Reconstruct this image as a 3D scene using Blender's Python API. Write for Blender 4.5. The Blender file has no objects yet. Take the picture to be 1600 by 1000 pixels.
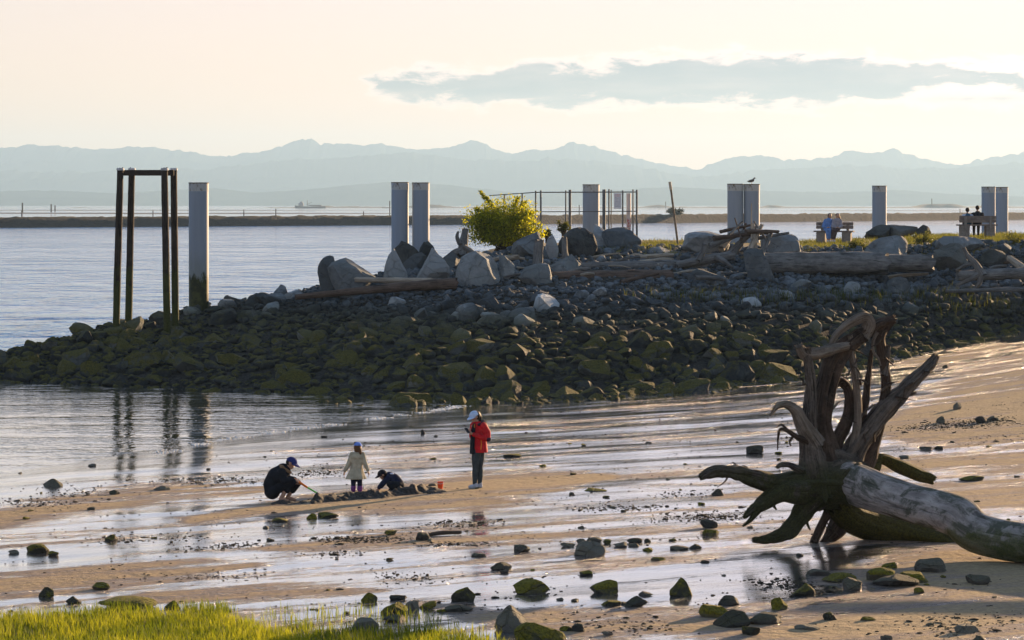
import bpy, bmesh, math, random
import numpy as np
from mathutils import Vector, Matrix, Quaternion, noise as mnoise

scene = bpy.context.scene
COL = scene.collection
R = random.Random(7)

# ------------------------------------------------------------------ camera
FPX, HZ, CAMZ = 4537.0, 319.0, 6.0          # focal length in photo pixels, horizon row, eye height (m)
cam_data = bpy.data.cameras.new('camera')
cam = bpy.data.objects.new('camera', cam_data)
COL.objects.link(cam)
cam.location = (0, 0, CAMZ)
cam.rotation_euler = (math.radians(90), 0, 0)
cam_data.sensor_width = 36.0
cam_data.lens = 36.0 * FPX / 1600.0
cam_data.shift_y = -(500.0 - HZ) / 1600.0
cam_data.clip_start = 1.0
cam_data.clip_end = 120000.0
scene.camera = cam

# ------------------------------------------------------------------ light
SUN_AZ, SUN_EL = math.radians(35.0), math.radians(10.0)
SUN_DIR = Vector((math.sin(SUN_AZ) * math.cos(SUN_EL), math.cos(SUN_AZ) * math.cos(SUN_EL), math.sin(SUN_EL)))
sun_data = bpy.data.lights.new('sun', 'SUN')
sun_data.energy = 5.0
sun_data.angle = math.radians(0.6)
sun_data.color = (1.0, 0.67, 0.37)
sun = bpy.data.objects.new('sun', sun_data)
sun.rotation_euler = (-SUN_DIR).to_track_quat('-Z', 'Y').to_euler()
sun.location = (60, 90, 60)
COL.objects.link(sun)

scene.view_settings.view_transform = 'Standard'
scene.view_settings.look = 'None'
scene.view_settings.gamma = 1.0
scene.view_settings.use_curve_mapping = False
scene.view_settings.exposure = 1.45
scene.render.engine = 'CYCLES'
scene.cycles.use_denoising = True
scene.cycles.max_bounces = 6
scene.cycles.volume_bounces = 0
scene.cycles.transparent_max_bounces = 8
scene.cycles.sample_clamp_indirect = 6.0


class NT:
    """Tiny helper for writing node trees."""
    def __init__(self, tree):
        self.t = tree
        for n in list(tree.nodes):
            tree.nodes.remove(n)

    def n(self, kind, _props=None, **inp):
        node = self.t.nodes.new(kind)
        for k, v in (_props or {}).items():
            setattr(node, k, v)
        for k, v in inp.items():
            key = int(k[1:]) if k[0] == 'i' and k[1:].isdigit() else k.replace('_', ' ')
            self.set(node, key, v)
        return node

    def set(self, node, key, v):
        s = node.inputs[key]
        if hasattr(v, 'is_linked') or isinstance(v, bpy.types.NodeSocket):
            self.t.links.new(v, s)
        elif isinstance(v, bpy.types.Node):
            self.t.links.new(v.outputs[0], s)
        else:
            s.default_value = v

    def m(self, op, a, b=None, c=None, clamp=False):
        node = self.t.nodes.new('ShaderNodeMath')
        node.operation = op
        node.use_clamp = clamp
        for i, v in enumerate((a, b, c)):
            if v is not None:
                self.set(node, i, v)
        return node.outputs[0]

    def ss(self, v, lo, hi, a=0.0, b=1.0, kind='SMOOTHSTEP'):
        node = self.t.nodes.new('ShaderNodeMapRange')
        node.interpolation_type = kind
        node.clamp = True
        self.set(node, 0, v)
        for i, x in enumerate((lo, hi, a, b)):
            self.set(node, 1 + i, x)
        return node.outputs[0]

    def mix(self, f, a, b, blend='MIX'):
        node = self.t.nodes.new('ShaderNodeMix')
        node.data_type = 'RGBA'
        node.blend_type = blend
        self.set(node, 0, f)
        for k, v in ((6, a), (7, b)):
            if isinstance(v, tuple) and len(v) == 3:
                v = (*v, 1.0)
            self.set(node, k, v)
        return node.outputs[2]

    def noise(self, vec, scale, detail=4.0, rough=0.55, dist=0.0):
        node = self.t.nodes.new('ShaderNodeTexNoise')
        if vec is not None:
            self.set(node, 'Vector', vec)
        node.inputs['Scale'].default_value = scale
        node.inputs['Detail'].default_value = detail
        node.inputs['Roughness'].default_value = rough
        node.inputs['Distortion'].default_value = dist
        return node.outputs[0]

    def vmul(self, vec, s, rot=(0, 0, 0)):
        node = self.t.nodes.new('ShaderNodeMapping')
        self.set(node, 'Vector', vec)
        node.inputs['Scale'].default_value = s
        node.inputs['Rotation'].default_value = rot
        return node.outputs[0]


# ------------------------------------------------------------------ sky
world = bpy.data.worlds.new('World')
scene.world = world
world.use_nodes = True
W = NT(world.node_tree)
sky = W.n('ShaderNodeTexSky')
sky.sky_type = 'NISHITA'
sky.sun_disc = False
sky.sun_elevation = SUN_EL
sky.sun_rotation = SUN_AZ
sky.altitude = 0.0
sky.air_density = 1.3
sky.dust_density = 0.25
sky.ozone_density = 2.0
wc = W.n('ShaderNodeTexCoord').outputs['Generated']
sep = W.n('ShaderNodeSeparateXYZ', Vector=wc)
wx, wy, wz = sep.outputs
ysafe = W.m('MAXIMUM', wy, 0.05)
cu = W.m('DIVIDE', wx, ysafe)
cv = W.m('DIVIDE', wz, ysafe)
# one long stratus bank low over the mountains: upper and lower edge as curves over bearing
U0, U1, V0, V1 = -0.062, 0.262, 0.025, 0.060
un = W.ss(cu, U0, U1, kind='LINEAR')


def edge_curve(pts):
    n = W.t.nodes.new('ShaderNodeFloatCurve')
    c = n.mapping.curves[0]
    pp = [(((px - 800) / FPX - U0) / (U1 - U0), ((HZ - py) / FPX - V0) / (V1 - V0)) for px, py in pts]
    c.points[0].location = pp[0]
    c.points[1].location = pp[-1]
    for p in pp[1:-1]:
        c.points.new(*p)
    for p in c.points:
        p.handle_type = 'VECTOR'
    n.mapping.update()
    W.set(n, 'Value', un)
    return W.m('MULTIPLY_ADD', n.outputs[0], V1 - V0, V0)


c_top = edge_curve([(520, 124), (560, 121), (650, 112), (760, 105), (850, 98), (950, 95), (1060, 85), (1160, 82), (1260, 86),
                    (1350, 88), (1450, 94), (1600, 96), (1750, 108), (1990, 140)])
c_bot = edge_curve([(520, 124), (560, 128), (600, 148), (640, 160), (735, 160), (750, 171), (800, 165), (850, 166), (890, 174),
                    (950, 169), (1000, 165), (1100, 166), (1200, 164), (1300, 166), (1380, 166), (1450, 160), (1600, 161),
                    (1750, 156), (1990, 140)])
cvec = W.n('ShaderNodeCombineXYZ', X=cu, Y=cv, Z=0.0).outputs[0]
cn1 = W.noise(W.vmul(cvec, (55, 170, 1)), 1.0, 9.0, 0.66, 0.4)
cn2 = W.noise(W.vmul(cvec, (22, 120, 1)), 1.0, 5.0, 0.6)
depth_px = W.m('MULTIPLY', W.m('MINIMUM', W.m('SUBTRACT', c_top, cv), W.m('SUBTRACT', cv, c_bot)), FPX)
in_u = W.m('MULTIPLY', W.ss(cu, U0, U0 + 0.014), W.ss(cu, U1 - 0.05, U1, 1.0, 0.0))
dens = W.m('ADD', W.m('SUBTRACT', depth_px, W.m('MULTIPLY_ADD', in_u, -60.0, 60.0)), W.m('MULTIPLY', W.m('SUBTRACT', cn1, 0.5), 95.0))
thin_right = W.ss(cu, 0.118, 0.150)                     # the bank breaks up into bright wisps here
dens2 = W.m('SUBTRACT', dens, W.m('MULTIPLY', thin_right, W.m('MULTIPLY_ADD', W.ss(cn2, 0.40, 0.60), 26.0, 2.0)))
band_d = W.m('SUBTRACT', 9.0, W.m('MULTIPLY', W.m('ABSOLUTE', W.m('SUBTRACT', cv, (HZ - 154) / FPX)), FPX))      # thin shelf trailing off beneath the wisps
band_d = W.m('ADD', W.m('ADD', band_d, W.m('MULTIPLY', W.m('SUBTRACT', cn1, 0.5), 26.0)), W.m('MULTIPLY_ADD', W.m('MULTIPLY', W.ss(cu, 0.115, 0.150), W.ss(cu, 0.24, 0.30, 1.0, 0.0)), 30.0, -30.0))
dens2 = W.m('MAXIMUM', dens2, band_d)
dens = W.m('MAXIMUM', dens, W.m('SUBTRACT', band_d, 2.0))
front = W.ss(wy, 0.05, 0.2)
veil = W.m('MULTIPLY', W.ss(dens, -12.0, 4.0), front)
core = W.m('MULTIPLY', W.m('MULTIPLY', W.ss(dens2, -2.0, 15.0), W.ss(cn2, 0.25, 0.62, 0.78, 1.0)), front)
SKY_STRENGTH = 0.110
# soft shoulder on the very bright low sky (a camera rolls these values off)
KNEE = (9.6, 5.55, 8.0)
sr = W.n('ShaderNodeSeparateColor', Color=sky.outputs[0])
rolled = [W.m('DIVIDE', sr.outputs[i], W.m('MULTIPLY_ADD', sr.outputs[i], 1 / KNEE[i], 1.0)) for i in range(3)]
base = W.n('ShaderNodeCombineColor', Red=rolled[0], Green=rolled[1], Blue=W.m('MULTIPLY', rolled[2], 1.02)).outputs[0]
bright = W.mix(1.0, base, (1.12, 1.20, 1.34), 'MULTIPLY')
grey = W.mix(1.0, base, (0.31, 0.475, 0.64), 'MULTIPLY')
c1 = W.mix(veil, base, bright)
c2 = W.mix(core, c1, grey)
bg = W.n('ShaderNodeBackground', Color=c2, Strength=SKY_STRENGTH)
wo = W.n('ShaderNodeOutputWorld', Surface=bg.outputs[0])


# ------------------------------------------------------------------ helpers
def P(px, py, d):
    return Vector(((px - 800.0) / FPX * d, d, CAMZ + (HZ - py) / FPX * d))


def smooth(a, b, v):
    t = np.clip((v - a) / (b - a), 0, 1)
    return t * t * (3 - 2 * t)


def link(o, parent=None, kind=None, label=None, cat=None, group=None):
    COL.objects.link(o)
    if parent is not None:
        o.parent = parent
    for k, v in (('kind', kind), ('label', label), ('category', cat), ('group', group)):
        if v:
            o[k] = v
    return o


def mesh_obj(name, verts, faces, mat, parent=None, smooth_shade=False, **kw):
    me = bpy.data.meshes.new(name)
    if isinstance(verts, np.ndarray):
        me.vertices.add(len(verts))
        me.vertices.foreach_set('co', verts.astype(np.float32).ravel())
        faces = np.asarray(faces, dtype=np.int32)
        k = faces.shape[1]
        me.loops.add(faces.size)
        me.loops.foreach_set('vertex_index', faces.ravel())
        me.polygons.add(len(faces))
        me.polygons.foreach_set('loop_start', np.arange(0, faces.size, k, dtype=np.int32))
        me.polygons.foreach_set('loop_total', np.full(len(faces), k, dtype=np.int32))
        me.update(calc_edges=True)
        me.validate()
    else:
        me.from_pydata([tuple(v) for v in verts], [], faces)
        me.update()
    if smooth_shade:
        me.polygons.foreach_set('use_smooth', np.ones(len(me.polygons), dtype=bool))
    if mat:
        me.materials.append(mat)
    o = bpy.data.objects.new(name, me)
    return link(o, parent, **kw)


def empty(name, loc, **kw):
    o = bpy.data.objects.new(name, None)
    o.location = loc
    o.empty_display_size = 0.2
    return link(o, **kw)


def grid_faces(nx, ny):
    i = np.arange(nx - 1)[None, :] + nx * np.arange(ny - 1)[:, None]
    i = i.ravel()
    return np.stack([i, i + 1, i + nx + 1, i + nx], 1)


def material(name):
    m = bpy.data.materials.new(name)
    m.use_nodes = True
    t = NT(m.node_tree)
    out = t.n('ShaderNodeOutputMaterial')
    return m, t, out


def simple_mat(name, col, rough=0.8, var=0.25, scale=8.0, bump=0.0, spec=0.3, coord='Object', trans=0.0):
    m, t, out = material(name)
    tc = t.n('ShaderNodeTexCoord').outputs[coord]
    f = t.noise(tc, scale, 5.0, 0.6)
    lo = tuple(c * (1 - var) for c in col)
    hi = tuple(min(1, c * (1 + var)) for c in col)
    c = t.mix(t.ss(f, 0.3, 0.7), lo, hi)
    b = t.n('ShaderNodeBsdfPrincipled', Base_Color=c, Roughness=rough)
    b.inputs['Specular IOR Level'].default_value = spec
    if bump:
        bp = t.n('ShaderNodeBump', Strength=min(1.0, bump), Distance=0.02, Height=f)
        t.set(b, 'Normal', bp.outputs[0])
    sh = b.outputs[0]
    if trans:
        tr = t.n('ShaderNodeBsdfTranslucent', Color=c)
        mx = t.n('ShaderNodeMixShader', Fac=trans, i1=sh, i2=tr.outputs[0])
        sh = mx.outputs[0]
    t.set(out, 'Surface', sh)
    return m


def fnoise(pts, scale, octaves=4, seed=0.0):
    """Fractal noise for a list of points, about -1..1."""
    out = np.empty(len(pts))
    for i, p in enumerate(pts):
        out[i] = mnoise.fractal(Vector((p[0] * scale + seed, p[1] * scale + seed * 1.7, (p[2] if len(p) > 2 else 0) * scale)), 1.0, 2.0, octaves)
    return out


_rng = np.random.default_rng(3)
_LAT = _rng.random((256, 256))


def vnoise(x, y, seed=0):
    """Vectorised value noise 0..1."""
    x = np.asarray(x, float) + seed * 17.3
    y = np.asarray(y, float) + seed * 9.1
    xi, yi = np.floor(x).astype(int), np.floor(y).astype(int)
    fx, fy = x - xi, y - yi
    fx, fy = fx * fx * (3 - 2 * fx), fy * fy * (3 - 2 * fy)
    g = lambda a, b: _LAT[a & 255, b & 255]
    return (g(xi, yi) * (1 - fx) + g(xi + 1, yi) * fx) * (1 - fy) + (g(xi, yi + 1) * (1 - fx) + g(xi + 1, yi + 1) * fx) * fy


def fbm(x, y, oct=4, seed=0):
    s, a, tot = 0, 1.0, 0
    for o in range(oct):
        s = s + a * vnoise(x * 2 ** o, y * 2 ** o, seed + o)
        tot += a
        a *= 0.5
    return s / tot


# ------------------------------------------------------------------ mountains
def forest_mat(name, col, col2):
    m, t, out = material(name)
    g = t.n('ShaderNodeNewGeometry').outputs['Position']
    f = t.noise(g, 0.002, 8.0, 0.6)
    c = t.mix(t.ss(f, 0.35, 0.65), col, col2)
    b = t.n('ShaderNodeBsdfPrincipled', Base_Color=c, Roughness=1.0)
    b.inputs['Specular IOR Level'].default_value = 0.0
    t.set(out, 'Surface', b.outputs[0])
    return m


MAT_MTN = forest_mat('mountain_forest', (0.045, 0.060, 0.060), (0.075, 0.090, 0.090))
MAT_HILL = forest_mat('island_forest', (0.030, 0.045, 0.040), (0.050, 0.065, 0.055))


def ridge(name, prof, d, depth, mat, rough_px, seed, nx=1700, ny=30, lo=-900, hi=2500):
    px = np.linspace(lo, hi, nx)
    xs, ys = zip(*prof)
    py = np.interp(px, xs, ys)
    py = py + (0.5 - np.abs(fbm(px / 26.0, px * 0 + 3.3, 5, seed) - 0.5) * 2.6) * rough_px
    h = np.maximum((HZ - py) / FPX * d + CAMZ, 2.0)
    t = np.linspace(0, 1, ny)
    prof_t = np.where(t < 0.55, (t / 0.55) ** 1.25, 1 - ((t - 0.55) / 0.45) ** 1.2)
    X = (px - 800) / FPX * d
    V = np.empty((ny, nx, 3))
    for j in range(ny):
        spur = 0.0 if prof_t[j] in (0, 1) else (fbm(X / (0.03 * d), np.full(nx, j * 0.6), 4, seed + 5) - 0.5) * 0.55 * prof_t[j] * (1 - prof_t[j]) * 4
        hh = h * np.clip(prof_t[j] + spur, 0, 1)
        V[j, :, 0] = X
        V[j, :, 1] = d + (t[j] - 0.55) * depth
        V[j, :, 2] = hh - 6 * (j in (0, ny - 1))
    return mesh_obj(name, V.reshape(-1, 3), grid_faces(nx, ny), mat, smooth_shade=True, kind='structure')


FAR_D, MID_D, HILL_D = 17000.0, 15000.0, 12000.0
ridge('mountains', [(-900, 240), (-600, 232), (-300, 224), (-100, 232), (0, 228), (90, 225), (140, 232), (200, 227), (290, 234), (345, 243),
                    (400, 236), (440, 226), (472, 214), (500, 223), (545, 221), (570, 226), (600, 223), (650, 232), (690, 231), (735, 217),
                    (770, 229), (800, 238), (830, 232), (860, 232), (895, 220), (930, 227), (970, 240), (1000, 247), (1040, 254),
                    (1090, 263), (1130, 246), (1160, 240), (1200, 245), (1240, 250), (1300, 243), (1330, 232), (1360, 238), (1395, 232),
                    (1440, 245), (1500, 256), (1550, 244), (1600, 237), (1800, 230), (2200, 246), (2500, 240)], FAR_D, 3000, MAT_MTN, 7.0, 11)
ridge('foothills', [(-900, 262), (-300, 256), (100, 268), (330, 262), (420, 250), (520, 244), (640, 236), (760, 250), (900, 246), (1010, 262),
                    (1100, 276), (1200, 262), (1330, 256), (1450, 262), (1600, 252), (2000, 262), (2500, 256)], MID_D, 2200, MAT_MTN, 7.0, 23)
ridge('island_hills', [(-900, 296), (-300, 300), (0, 298), (90, 297), (180, 301), (260, 297), (330, 293), (400, 300), (460, 297), (530, 290),
                       (610, 283), (700, 288), (760, 295), (830, 303), (900, 300), (980, 295), (1050, 291), (1150, 296), (1300, 300),
                       (1400, 296), (1500, 303), (1600, 306), (1900, 298), (2500, 304)], HILL_D, 1500, MAT_HILL, 2.4, 31)

# haze: one closed box of pale air round everything
hb = bpy.data.meshes.new('haze')
bm = bmesh.new()
bmesh.ops.create_cube(bm, size=1.0)
bm.to_mesh(hb)
bm.free()
hm, ht, hout = material('haze_air')
pv = ht.n('ShaderNodeVolumePrincipled')
pv.inputs['Color'].default_value = (0.44, 0.685, 1.0, 1.0)
pv.inputs['Density'].default_value = 0.000075
pv.inputs['Anisotropy'].default_value = 0.27
ht.set(hout, 'Volume', pv.outputs[0])
hb.materials.append(hm)
haze = bpy.data.objects.new('haze', hb)
haze.scale = (26000, 24000, 480)
haze.location = (0, 8000, 480 / 2 - 4)
link(haze, kind='stuff', label='pale haze lying over the water and mountains', cat='haze')

# ------------------------------------------------------------------ sea
WATER_Z = -0.10
m, t, out = material('sea_water')
g = t.n('ShaderNodeNewGeometry').outputs['Position']
sp = t.n('ShaderNodeSeparateXYZ', Vector=g)
X_, Y_ = sp.outputs[0], sp.outputs[1]
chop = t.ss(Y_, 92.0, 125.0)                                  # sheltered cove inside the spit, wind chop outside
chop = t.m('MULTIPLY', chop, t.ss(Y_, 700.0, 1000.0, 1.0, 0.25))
blot = t.ss(t.noise(t.vmul(g, (0.22, 0.11, 1)), 1.0, 4.0, 0.6), 0.30, 0.70, 0.15, 1.9)
w1 = t.noise(t.vmul(g, (0.5, 1.0, 1)), 0.75, 4.0, 0.6, 0.3)
w2 = t.noise(t.vmul(g, (0.16, 0.34, 1)), 0.7, 4.0, 0.6, 0.3)
w3 = t.noise(t.vmul(g, (0.9, 1.6, 1), (0, 0, 0.25)), 1.5, 3.0, 0.6, 0.5)
patch = t.ss(t.noise(t.vmul(g, (0.012, 0.05, 1)), 1.0, 3.0), 0.35, 0.7, 0.45, 1.25)
hgt = t.m('ADD', t.m('MULTIPLY', t.m('ADD', t.m('MULTIPLY', w1, 0.26), t.m('MULTIPLY', w2, 0.95)), t.m('MULTIPLY', t.m('MULTIPLY_ADD', chop, 0.975, 0.010), t.m('MULTIPLY', patch, blot))),
          t.m('MULTIPLY', w3, t.ss(t.noise(t.vmul(g, (0.10, 0.5, 1)), 1.0, 3.0), 0.36, 0.60, 0.013, 0.036)))
bp = t.n('ShaderNodeBump', Strength=1.0, Distance=1.0, Height=hgt)
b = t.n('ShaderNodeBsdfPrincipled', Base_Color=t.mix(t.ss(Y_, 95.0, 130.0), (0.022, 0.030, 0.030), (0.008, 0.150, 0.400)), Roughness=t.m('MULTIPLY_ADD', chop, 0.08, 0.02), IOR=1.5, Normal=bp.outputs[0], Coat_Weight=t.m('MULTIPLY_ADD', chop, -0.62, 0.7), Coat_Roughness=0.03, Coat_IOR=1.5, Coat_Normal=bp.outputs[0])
t.set(out, 'Surface', b.outputs[0])
MAT_SEA = m
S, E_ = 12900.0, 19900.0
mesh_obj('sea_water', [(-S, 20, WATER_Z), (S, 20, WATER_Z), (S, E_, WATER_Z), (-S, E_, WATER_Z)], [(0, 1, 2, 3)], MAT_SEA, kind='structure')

# ------------------------------------------------------------------ ground heights
KX = [-40, -24, -18.2, -14.4, -12.2, -9, -7.5, -3, 0, 5, 10, 15, 20, 30, 60]
FOOT = [108, 101.5, 97.5, 95.3, 94, 92, 91.3, 89.6, 89.8, 92.3, 96.5, 105, 111.5, 120, 150]
CRY = [112, 106.5, 103, 107, 111, 113, 114, 116, 117.5, 118, 118, 119, 120, 127, 158]
CRZ = [-2.5, -0.9, 0.66, 1.50, 1.90, 2.44, 2.70, 3.60, 4.12, 4.18, 4.18, 4.16, 4.36, 4.5, 4.8]
BACK = [113, 107, 104.5, 109, 113, 115, 116, 121, 137, 146, 147, 148, 149, 153, 180]


def sand_z(x, y):
    x, y = np.asarray(x, float), np.asarray(y, float)
    s = (x + 1.6) * -0.914 + (y - 88.0) * 0.41            # metres seaward of the waterline
    shore = np.clip(-0.1 - 0.035 * s, -2.5, 0.0)
    shore = np.where(shore > -0.05, shore * 0.6 - 0.02, shore)
    rise = 0.0031 * np.maximum(0, x) ** 2 * smooth(55, 92, y)
    bars = (fbm((x * 0.848 + y * 0.53) / 5.0, (-x * 0.53 + y * 0.848) / 1.3, 3, 4) - 0.5) * 0.07
    return np.where(s > 0, shore, shore + rise + bars * smooth(0, -4, s))


def bank_z(x, y):
    x, y = np.asarray(x, float), np.asarray(y, float)
    f, c, z, b = (np.interp(x, KX, k) for k in (FOOT, CRY, CRZ, BACK))
    zf = sand_z(x, f) - 0.35
    t = (y - f) / np.maximum(c - f, 0.5)
    up = zf + (z - zf) * (np.clip(t, -0.2, 1) * 0.86 + 0.14 * smooth(0.0, 0.30, t))
    bump = (fbm(x / 1.7, y / 1.7, 4, 9) - 0.5) * 0.30 * smooth(0, 0.2, t) * smooth(1.15, 0.8, t)
    flat = (fbm(x / 6, y / 6, 3, 2) - 0.5) * 0.18 * smooth(0.95, 1.1, t)
    down = np.maximum(y - b, 0) * 0.75
    return up + bump + flat - down


def ground_z(x, y):
    return float(max(sand_z(x, y), bank_z(x, y)))


def G(px, py, lo=36.0, hi=170.0):
    """Where the line of sight through a photo pixel meets the ground."""
    d = np.arange(lo, hi, 0.1)
    x, z = (px - 800) / FPX * d, CAMZ + (HZ - py) / FPX * d
    hit = np.nonzero(np.maximum(sand_z(x, d), bank_z(x, d)) >= z)[0]
    i = hit[0] if len(hit) else len(d) - 1
    return Vector((x[i], d[i], ground_z(x[i], d[i])))


def to_px(x, y, z):
    return 800 + x / y * FPX, HZ + (CAMZ - z) / y * FPX


# ------------------------------------------------------------------ wet / dry map of the tidal sand (1 = film of water, 0 = dry)
DRY = [  # sand bars standing above the film: (px, py, half height in px) along each bar
    [(-400, 850, 22), (0, 806, 14), (120, 786, 12), (270, 770, 9), (420, 764, 5)],
    [(300, 812, 4), (420, 794, 8), (600, 782, 15), (750, 766, 22), (860, 754, 15), (940, 745, 4)],
    [(-400, 930, 20), (0, 917, 14), (170, 900, 17), (300, 890, 11), (390, 882, 4)],
    [(430, 858, 4), (600, 846, 8), (750, 843, 6), (900, 836, 4), (1010, 833, 3)],
    [(240, 935, 9), (340, 932, 11), (480, 924, 10), (590, 924, 4)],
    [(1380, 668, 10), (1430, 660, 26), (1520, 640, 48), (1600, 632, 56), (2400, 640, 70)],
    [(1370, 728, 8), (1450, 726, 16), (1600, 722, 20), (2400, 720, 30)],
    [(1380, 782, 8), (1480, 778, 16), (1600, 778, 22), (2400, 780, 30)],
    [(1310, 560, 4), (1420, 562, 8), (1480, 562, 10), (1560, 540, 5)],
    [(1280, 905, 8), (1400, 890, 24), (1600, 900, 60), (2400, 900, 90)],
    [(840, 985, 8), (1000, 972, 16), (1200, 980, 20), (1340, 980, 40), (1600, 990, 70), (2400, 990, 90)],
    [(660, 945, 4), (760, 962, 14), (860, 972, 18), (1000, 1010, 20)],
    [(1130, 775, 5), (1200, 768, 8), (1260, 766, 6)],
    [(850, 836, 3), (960, 832, 6), (1060, 828, 5), (1140, 824, 3)],
    [(-400, 1060, 60), (300, 1040, 60), (700, 1060, 50)],
]


DRYNESS = [.58, .82, .56, .48, .52, .80, .58, .60, .55, .76, .66, .50, .36, .40, .7]


def wet_map(x, y):
    z = sand_z(x, y)
    px, py = to_px(x, y, z)
    w = np.full(x.shape, 0.86)
    for bi_, bar in enumerate(DRY):
        deep_ = DRYNESS[bi_]
        bx, by, bh = (np.array(v, float) for v in zip(*bar))
        cy, hh = np.interp(px, bx, by), np.interp(px, bx, bh)
        inside = smooth(bx[0] - 40, bx[0], px) * smooth(bx[-1] + 40, bx[-1], px)
        dist = np.abs(py - cy) / np.maximum(hh, 1.0)
        w = np.minimum(w, 0.86 - deep_ * inside * smooth(2.1, 0.2, dist))
    e1, e2 = x * 0.848 + y * 0.53, -x * 0.53 + y * 0.848
    n = fbm(e1 / 3.2, e2 / 0.45, 4, 12) - 0.5
    n2 = fbm(e1 / 9.0, e2 / 1.6, 3, 19) - 0.5
    w = w + n * 1.15 + n2 * 0.85
    s = (x + 1.6) * -0.914 + (y - 88.0) * 0.41
    w = w + smooth(-6, -1, s) * 0.4
    behind = smooth(30, 36, y)                    # near the viewer the upper beach is dry
    return np.clip(w * behind, 0, 1)


# ------------------------------------------------------------------ sand
m, t, out = material('tidal_sand')
g = t.n('ShaderNodeNewGeometry').outputs['Position']
wa = t.n('ShaderNodeAttribute', {'attribute_name': 'wet'}).outputs['Fac']
gs = t.vmul(g, (1, 1, 1), (0, 0, math.radians(-32)))
fine = t.noise(t.vmul(gs, (0.40, 2.4, 1)), 1.8, 7.0, 0.68)
speck = t.noise(g, 14.0, 4.0, 0.65)
wet = t.m('ADD', wa, t.m('MULTIPLY', t.m('SUBTRACT', fine, 0.5), 1.0))
fine2 = t.noise(t.vmul(gs, (0.55, 4.0, 1)), 5.5, 5.0, 0.7)
wet = t.m('ADD', wet, t.m('MULTIPLY', t.m('SUBTRACT', fine2, 0.5), 1.5))
film = t.ss(wet, 0.46, 0.74)
damp = t.ss(wet, 0.10, 0.50)
grain = t.noise(g, 90.0, 3.0, 0.7)
dry_c = t.mix(t.ss(speck, 0.3, 0.72), (0.27, 0.198, 0.112), (0.43, 0.325, 0.190))
damp_c = t.mix(t.ss(speck, 0.3, 0.7), (0.150, 0.108, 0.086), (0.225, 0.165, 0.130))
film_c = (0.070, 0.075, 0.085)
colr = t.mix(film, t.mix(damp, dry_c, damp_c), film_c)
debris = t.m('MULTIPLY', t.ss(t.noise(t.vmul(gs, (1.0, 2.6, 1)), 5.5, 6.0, 0.72), 0.66, 0.74), t.ss(t.noise(gs, 0.35, 3.0), 0.45, 0.62))
lines_ = t.m('MULTIPLY', t.ss(t.noise(t.vmul(gs, (0.35, 6.0, 1)), 1.6, 5.0, 0.7), 0.60, 0.68), t.ss(film, 0.0, 0.6, 0.45, 0.25))
colr = t.mix(lines_, colr, (0.06, 0.047, 0.036))
colr = t.mix(t.m('MULTIPLY', debris, 0.85), colr, (0.045, 0.040, 0.030))
rough = t.m('ADD', t.m('MULTIPLY_ADD', damp, -0.40, 0.95), t.m('MULTIPLY', film, t.m('MULTIPLY_ADD', t.ss(t.noise(t.vmul(gs, (0.3, 1.6, 1)), 1.1, 4.0), 0.35, 0.65), 0.12, -0.53)))
rough = t.m('ADD', rough, t.m('MULTIPLY', debris, 0.4), clamp=True)
rip = t.noise(t.vmul(gs, (0.8, 3.2, 1)), 2.8, 5.0, 0.66, 0.4)
lump = t.noise(g, 3.2, 6.0, 0.68)
hh = t.m('ADD', t.m('MULTIPLY', t.m('ADD', t.m('MULTIPLY', lump, 0.085), t.m('MULTIPLY', grain, 0.004)), t.ss(film, 0.0, 1.0, 1.0, 0.008)),
         t.m('MULTIPLY', t.m('MULTIPLY', rip, t.ss(t.noise(t.vmul(gs, (0.25, 1.3, 1)), 0.9, 3.0), 0.40, 0.66, 0.0026, 0.0064)), t.ss(film, 0.0, 1.0, 0.5, 1.0)))
bp = t.n('ShaderNodeBump', Strength=1.0, Distance=1.0, Height=hh)
b = t.n('ShaderNodeBsdfPrincipled', Base_Color=colr, Roughness=rough, IOR=t.m('MULTIPLY_ADD', film, 0.62, 1.36), Normal=bp.outputs[0], Coat_Weight=film, Coat_Roughness=t.m('MAXIMUM', t.m('MULTIPLY', rough, 0.7), 0.02), Coat_IOR=1.6, Coat_Normal=bp.outputs[0])
t.set(out, 'Surface', b.outputs[0])
MAT_SAND = m


def height_sheet(name, x0, x1, y0, y1, step, fn, mat, attr=None, keep=None, **kw):
    nx, ny = int((x1 - x0) / step) + 1, int((y1 - y0) / step) + 1
    X, Y = np.meshgrid(np.linspace(x0, x1, nx), np.linspace(y0, y1, ny))
    Z = fn(X, Y)
    F = grid_faces(nx, ny)
    V = np.stack([X.ravel(), Y.ravel(), Z.ravel()], 1)
    if keep is not None:
        k = keep(X, Y, Z).ravel()
        F = F[k[F].any(1)]
        used = np.unique(F)
        remap = np.full(len(V), -1)
        remap[used] = np.arange(len(used))
        V, F = V[used], remap[F]
    o = mesh_obj(name, V, F, mat, smooth_shade=True, kind='structure', **kw)
    if attr:
        vals = attr[1](V[:, 0], V[:, 1])
        a = o.data.attributes.new(attr[0], 'FLOAT', 'POINT')
        a.data.foreach_set('value', vals.astype(np.float32))
    return o


height_sheet('beach', -30, 40, 34, 124, 0.14, sand_z, MAT_SAND, ('wet', wet_map),
             keep=lambda X, Y, Z: (Z > -0.5) & (Y < np.interp(X, KX, FOOT) + 3.0))
height_sheet('upper_beach', -40, 60, 2, 34.2, 0.7, lambda x, y: sand_z(x, y) - 0.012, MAT_SAND, ('wet', lambda x, y: x * 0))

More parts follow.
